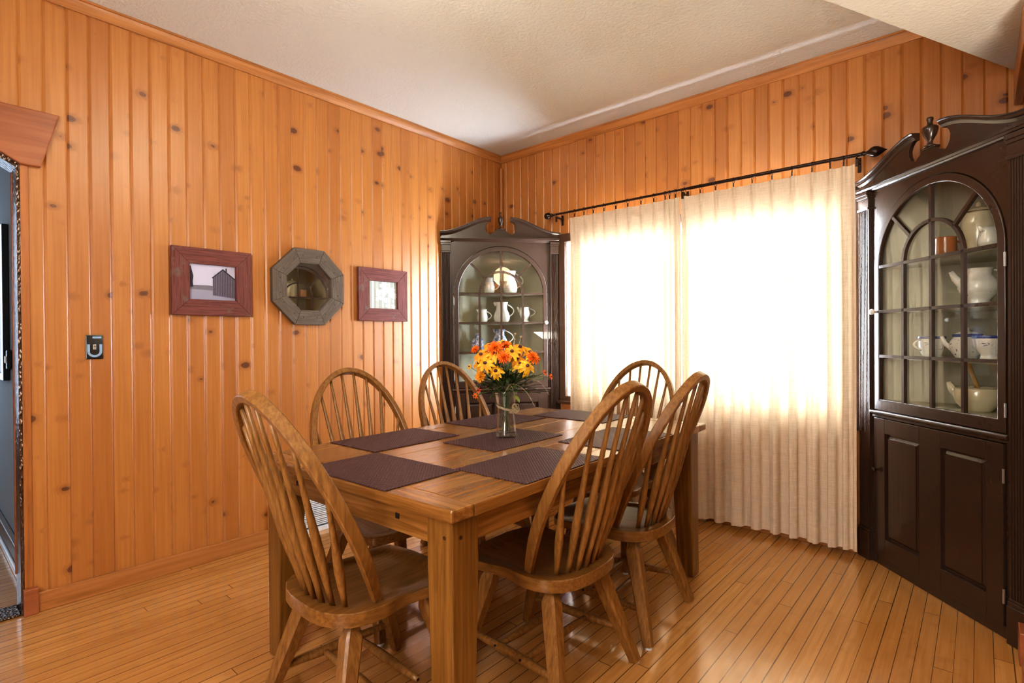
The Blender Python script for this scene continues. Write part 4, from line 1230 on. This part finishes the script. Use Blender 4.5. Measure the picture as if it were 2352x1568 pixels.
# chandelier in the next room (only its reflection shows in the cabinet glass)
chn = thing('chandelier', 'brass chandelier with amber glass shades in the adjoining room', 'chandelier', (3.85, -2.80, 2.02))
M_AMB, nt_, b_ = mat('amber_shade')
b_.inputs['Base Color'].default_value = (.8, .35, .12, 1); b_.inputs['Emission Color'].default_value = (1, .42, .14, 1); b_.inputs['Emission Strength'].default_value = 1.3
b = MB(); b.tube([(0, 0, .41), (0, 0, -.05)], .012, 8); b.ball((0, 0, -.02), .035); 
for k in range(5):
    a = 2 * PI * k / 5
    b.tube([(0, 0, -.02), (.12 * math.cos(a), .12 * math.sin(a), -.08), (.22 * math.cos(a), .22 * math.sin(a), -.02)], .008, 8)
b.build('arms', plain('brass', (.5, .3, .1), .3, .5, .9), chn, True)
for k in range(5):
    a = 2 * PI * k / 5
    b = MB(); b.lathe([(.02, -.02), (.045, .01), (.06, .05), (.065, .08)], 16, (.22 * math.cos(a), .22 * math.sin(a), 0)); b.build('lamp_shade', M_AMB, chn, True)

# ------------------------------------------------------------------ lights
def area(name, loc, target, sx, sy, power, col, spread=None):
    l = bpy.data.lights.new(name, 'AREA'); l.shape = 'RECTANGLE'; l.size = sx; l.size_y = sy
    l.energy = power; l.color = col
    if spread: l.spread = spread
    o = bpy.data.objects.new(name, l); COL.objects.link(o); o.location = loc
    d = Vector(target) - Vector(loc); o.rotation_euler = d.to_track_quat('-Z', 'Y').to_euler()
    return o
area('window_daylight', (1.66, .24, 1.36), (1.66, -1, 1.36), 1.95, 1.3, 1050, (.78, .88, 1.0))
def point(name, loc, power, col, r):
    l = bpy.data.lights.new(name, 'POINT'); l.energy = power; l.color = col; l.shadow_soft_size = r
    o = bpy.data.objects.new(name, l); COL.objects.link(o); o.location = loc
point('ceiling_light', (1.70, -2.35, 2.58), 27, (1., .92, .74), .25)
area('adjoining_room_fill', (2.9, -4.3, 2.38), (1.4, -1.2, .9), 1.6, .9, 30, (1., .93, .84))  # added soft fill from behind the camera, no fixture behind it
area('rear_fill', (2.3, -4.85, 1.45), (1.3, -1., .9), 1.7, 1.3, 62, (1., .96, .92))  # added low fill from the camera side, no window there
area('hall_daylight', (-2.93, -3.85, 1.45), (0, -3.75, 1.35), 1.3, 1.8, 24, (.60, .77, 1.))
point('chandelier_glow', (3.85, -2.80, 2.20), 12, (1, .7, .4), .15)
area('soffit_upfill', (3.75, -1.9, 1.25), (3.55, -1.6, 2.4), .35, .35, 20, (1., .93, .80))  # unseen light added to brighten the soffit from below
point('soffit_fill', (2.55, -3.95, 1.65), 10, (1., .93, .80), .2)  # added point fill that lifts the soffit, no lamp stands here
w = bpy.data.worlds.new('world'); S.world = w; w.use_nodes = True
bg = w.node_tree.nodes['Background']; bg.inputs[0].default_value = (.80, .90, 1., 1); bg.inputs[1].default_value = 1.5

# ------------------------------------------------------------------ colour and light-path settings
S.view_settings.view_transform = 'Standard'
S.view_settings.look = 'Medium High Contrast'
S.view_settings.exposure = 0.02
S.view_settings.gamma = 1.0
S.cycles.use_denoising = True
S.cycles.max_bounces = 6
S.cycles.diffuse_bounces = 4
S.cycles.glossy_bounces = 3
S.cycles.transmission_bounces = 4
S.cycles.transparent_max_bounces = 10
S.cycles.use_adaptive_sampling = True
S.cycles.adaptive_threshold = .18
S.cycles.adaptive_min_samples = 12
S.cycles.caustics_reflective = False
S.cycles.caustics_refractive = False
S.cycles.sample_clamp_indirect = 6
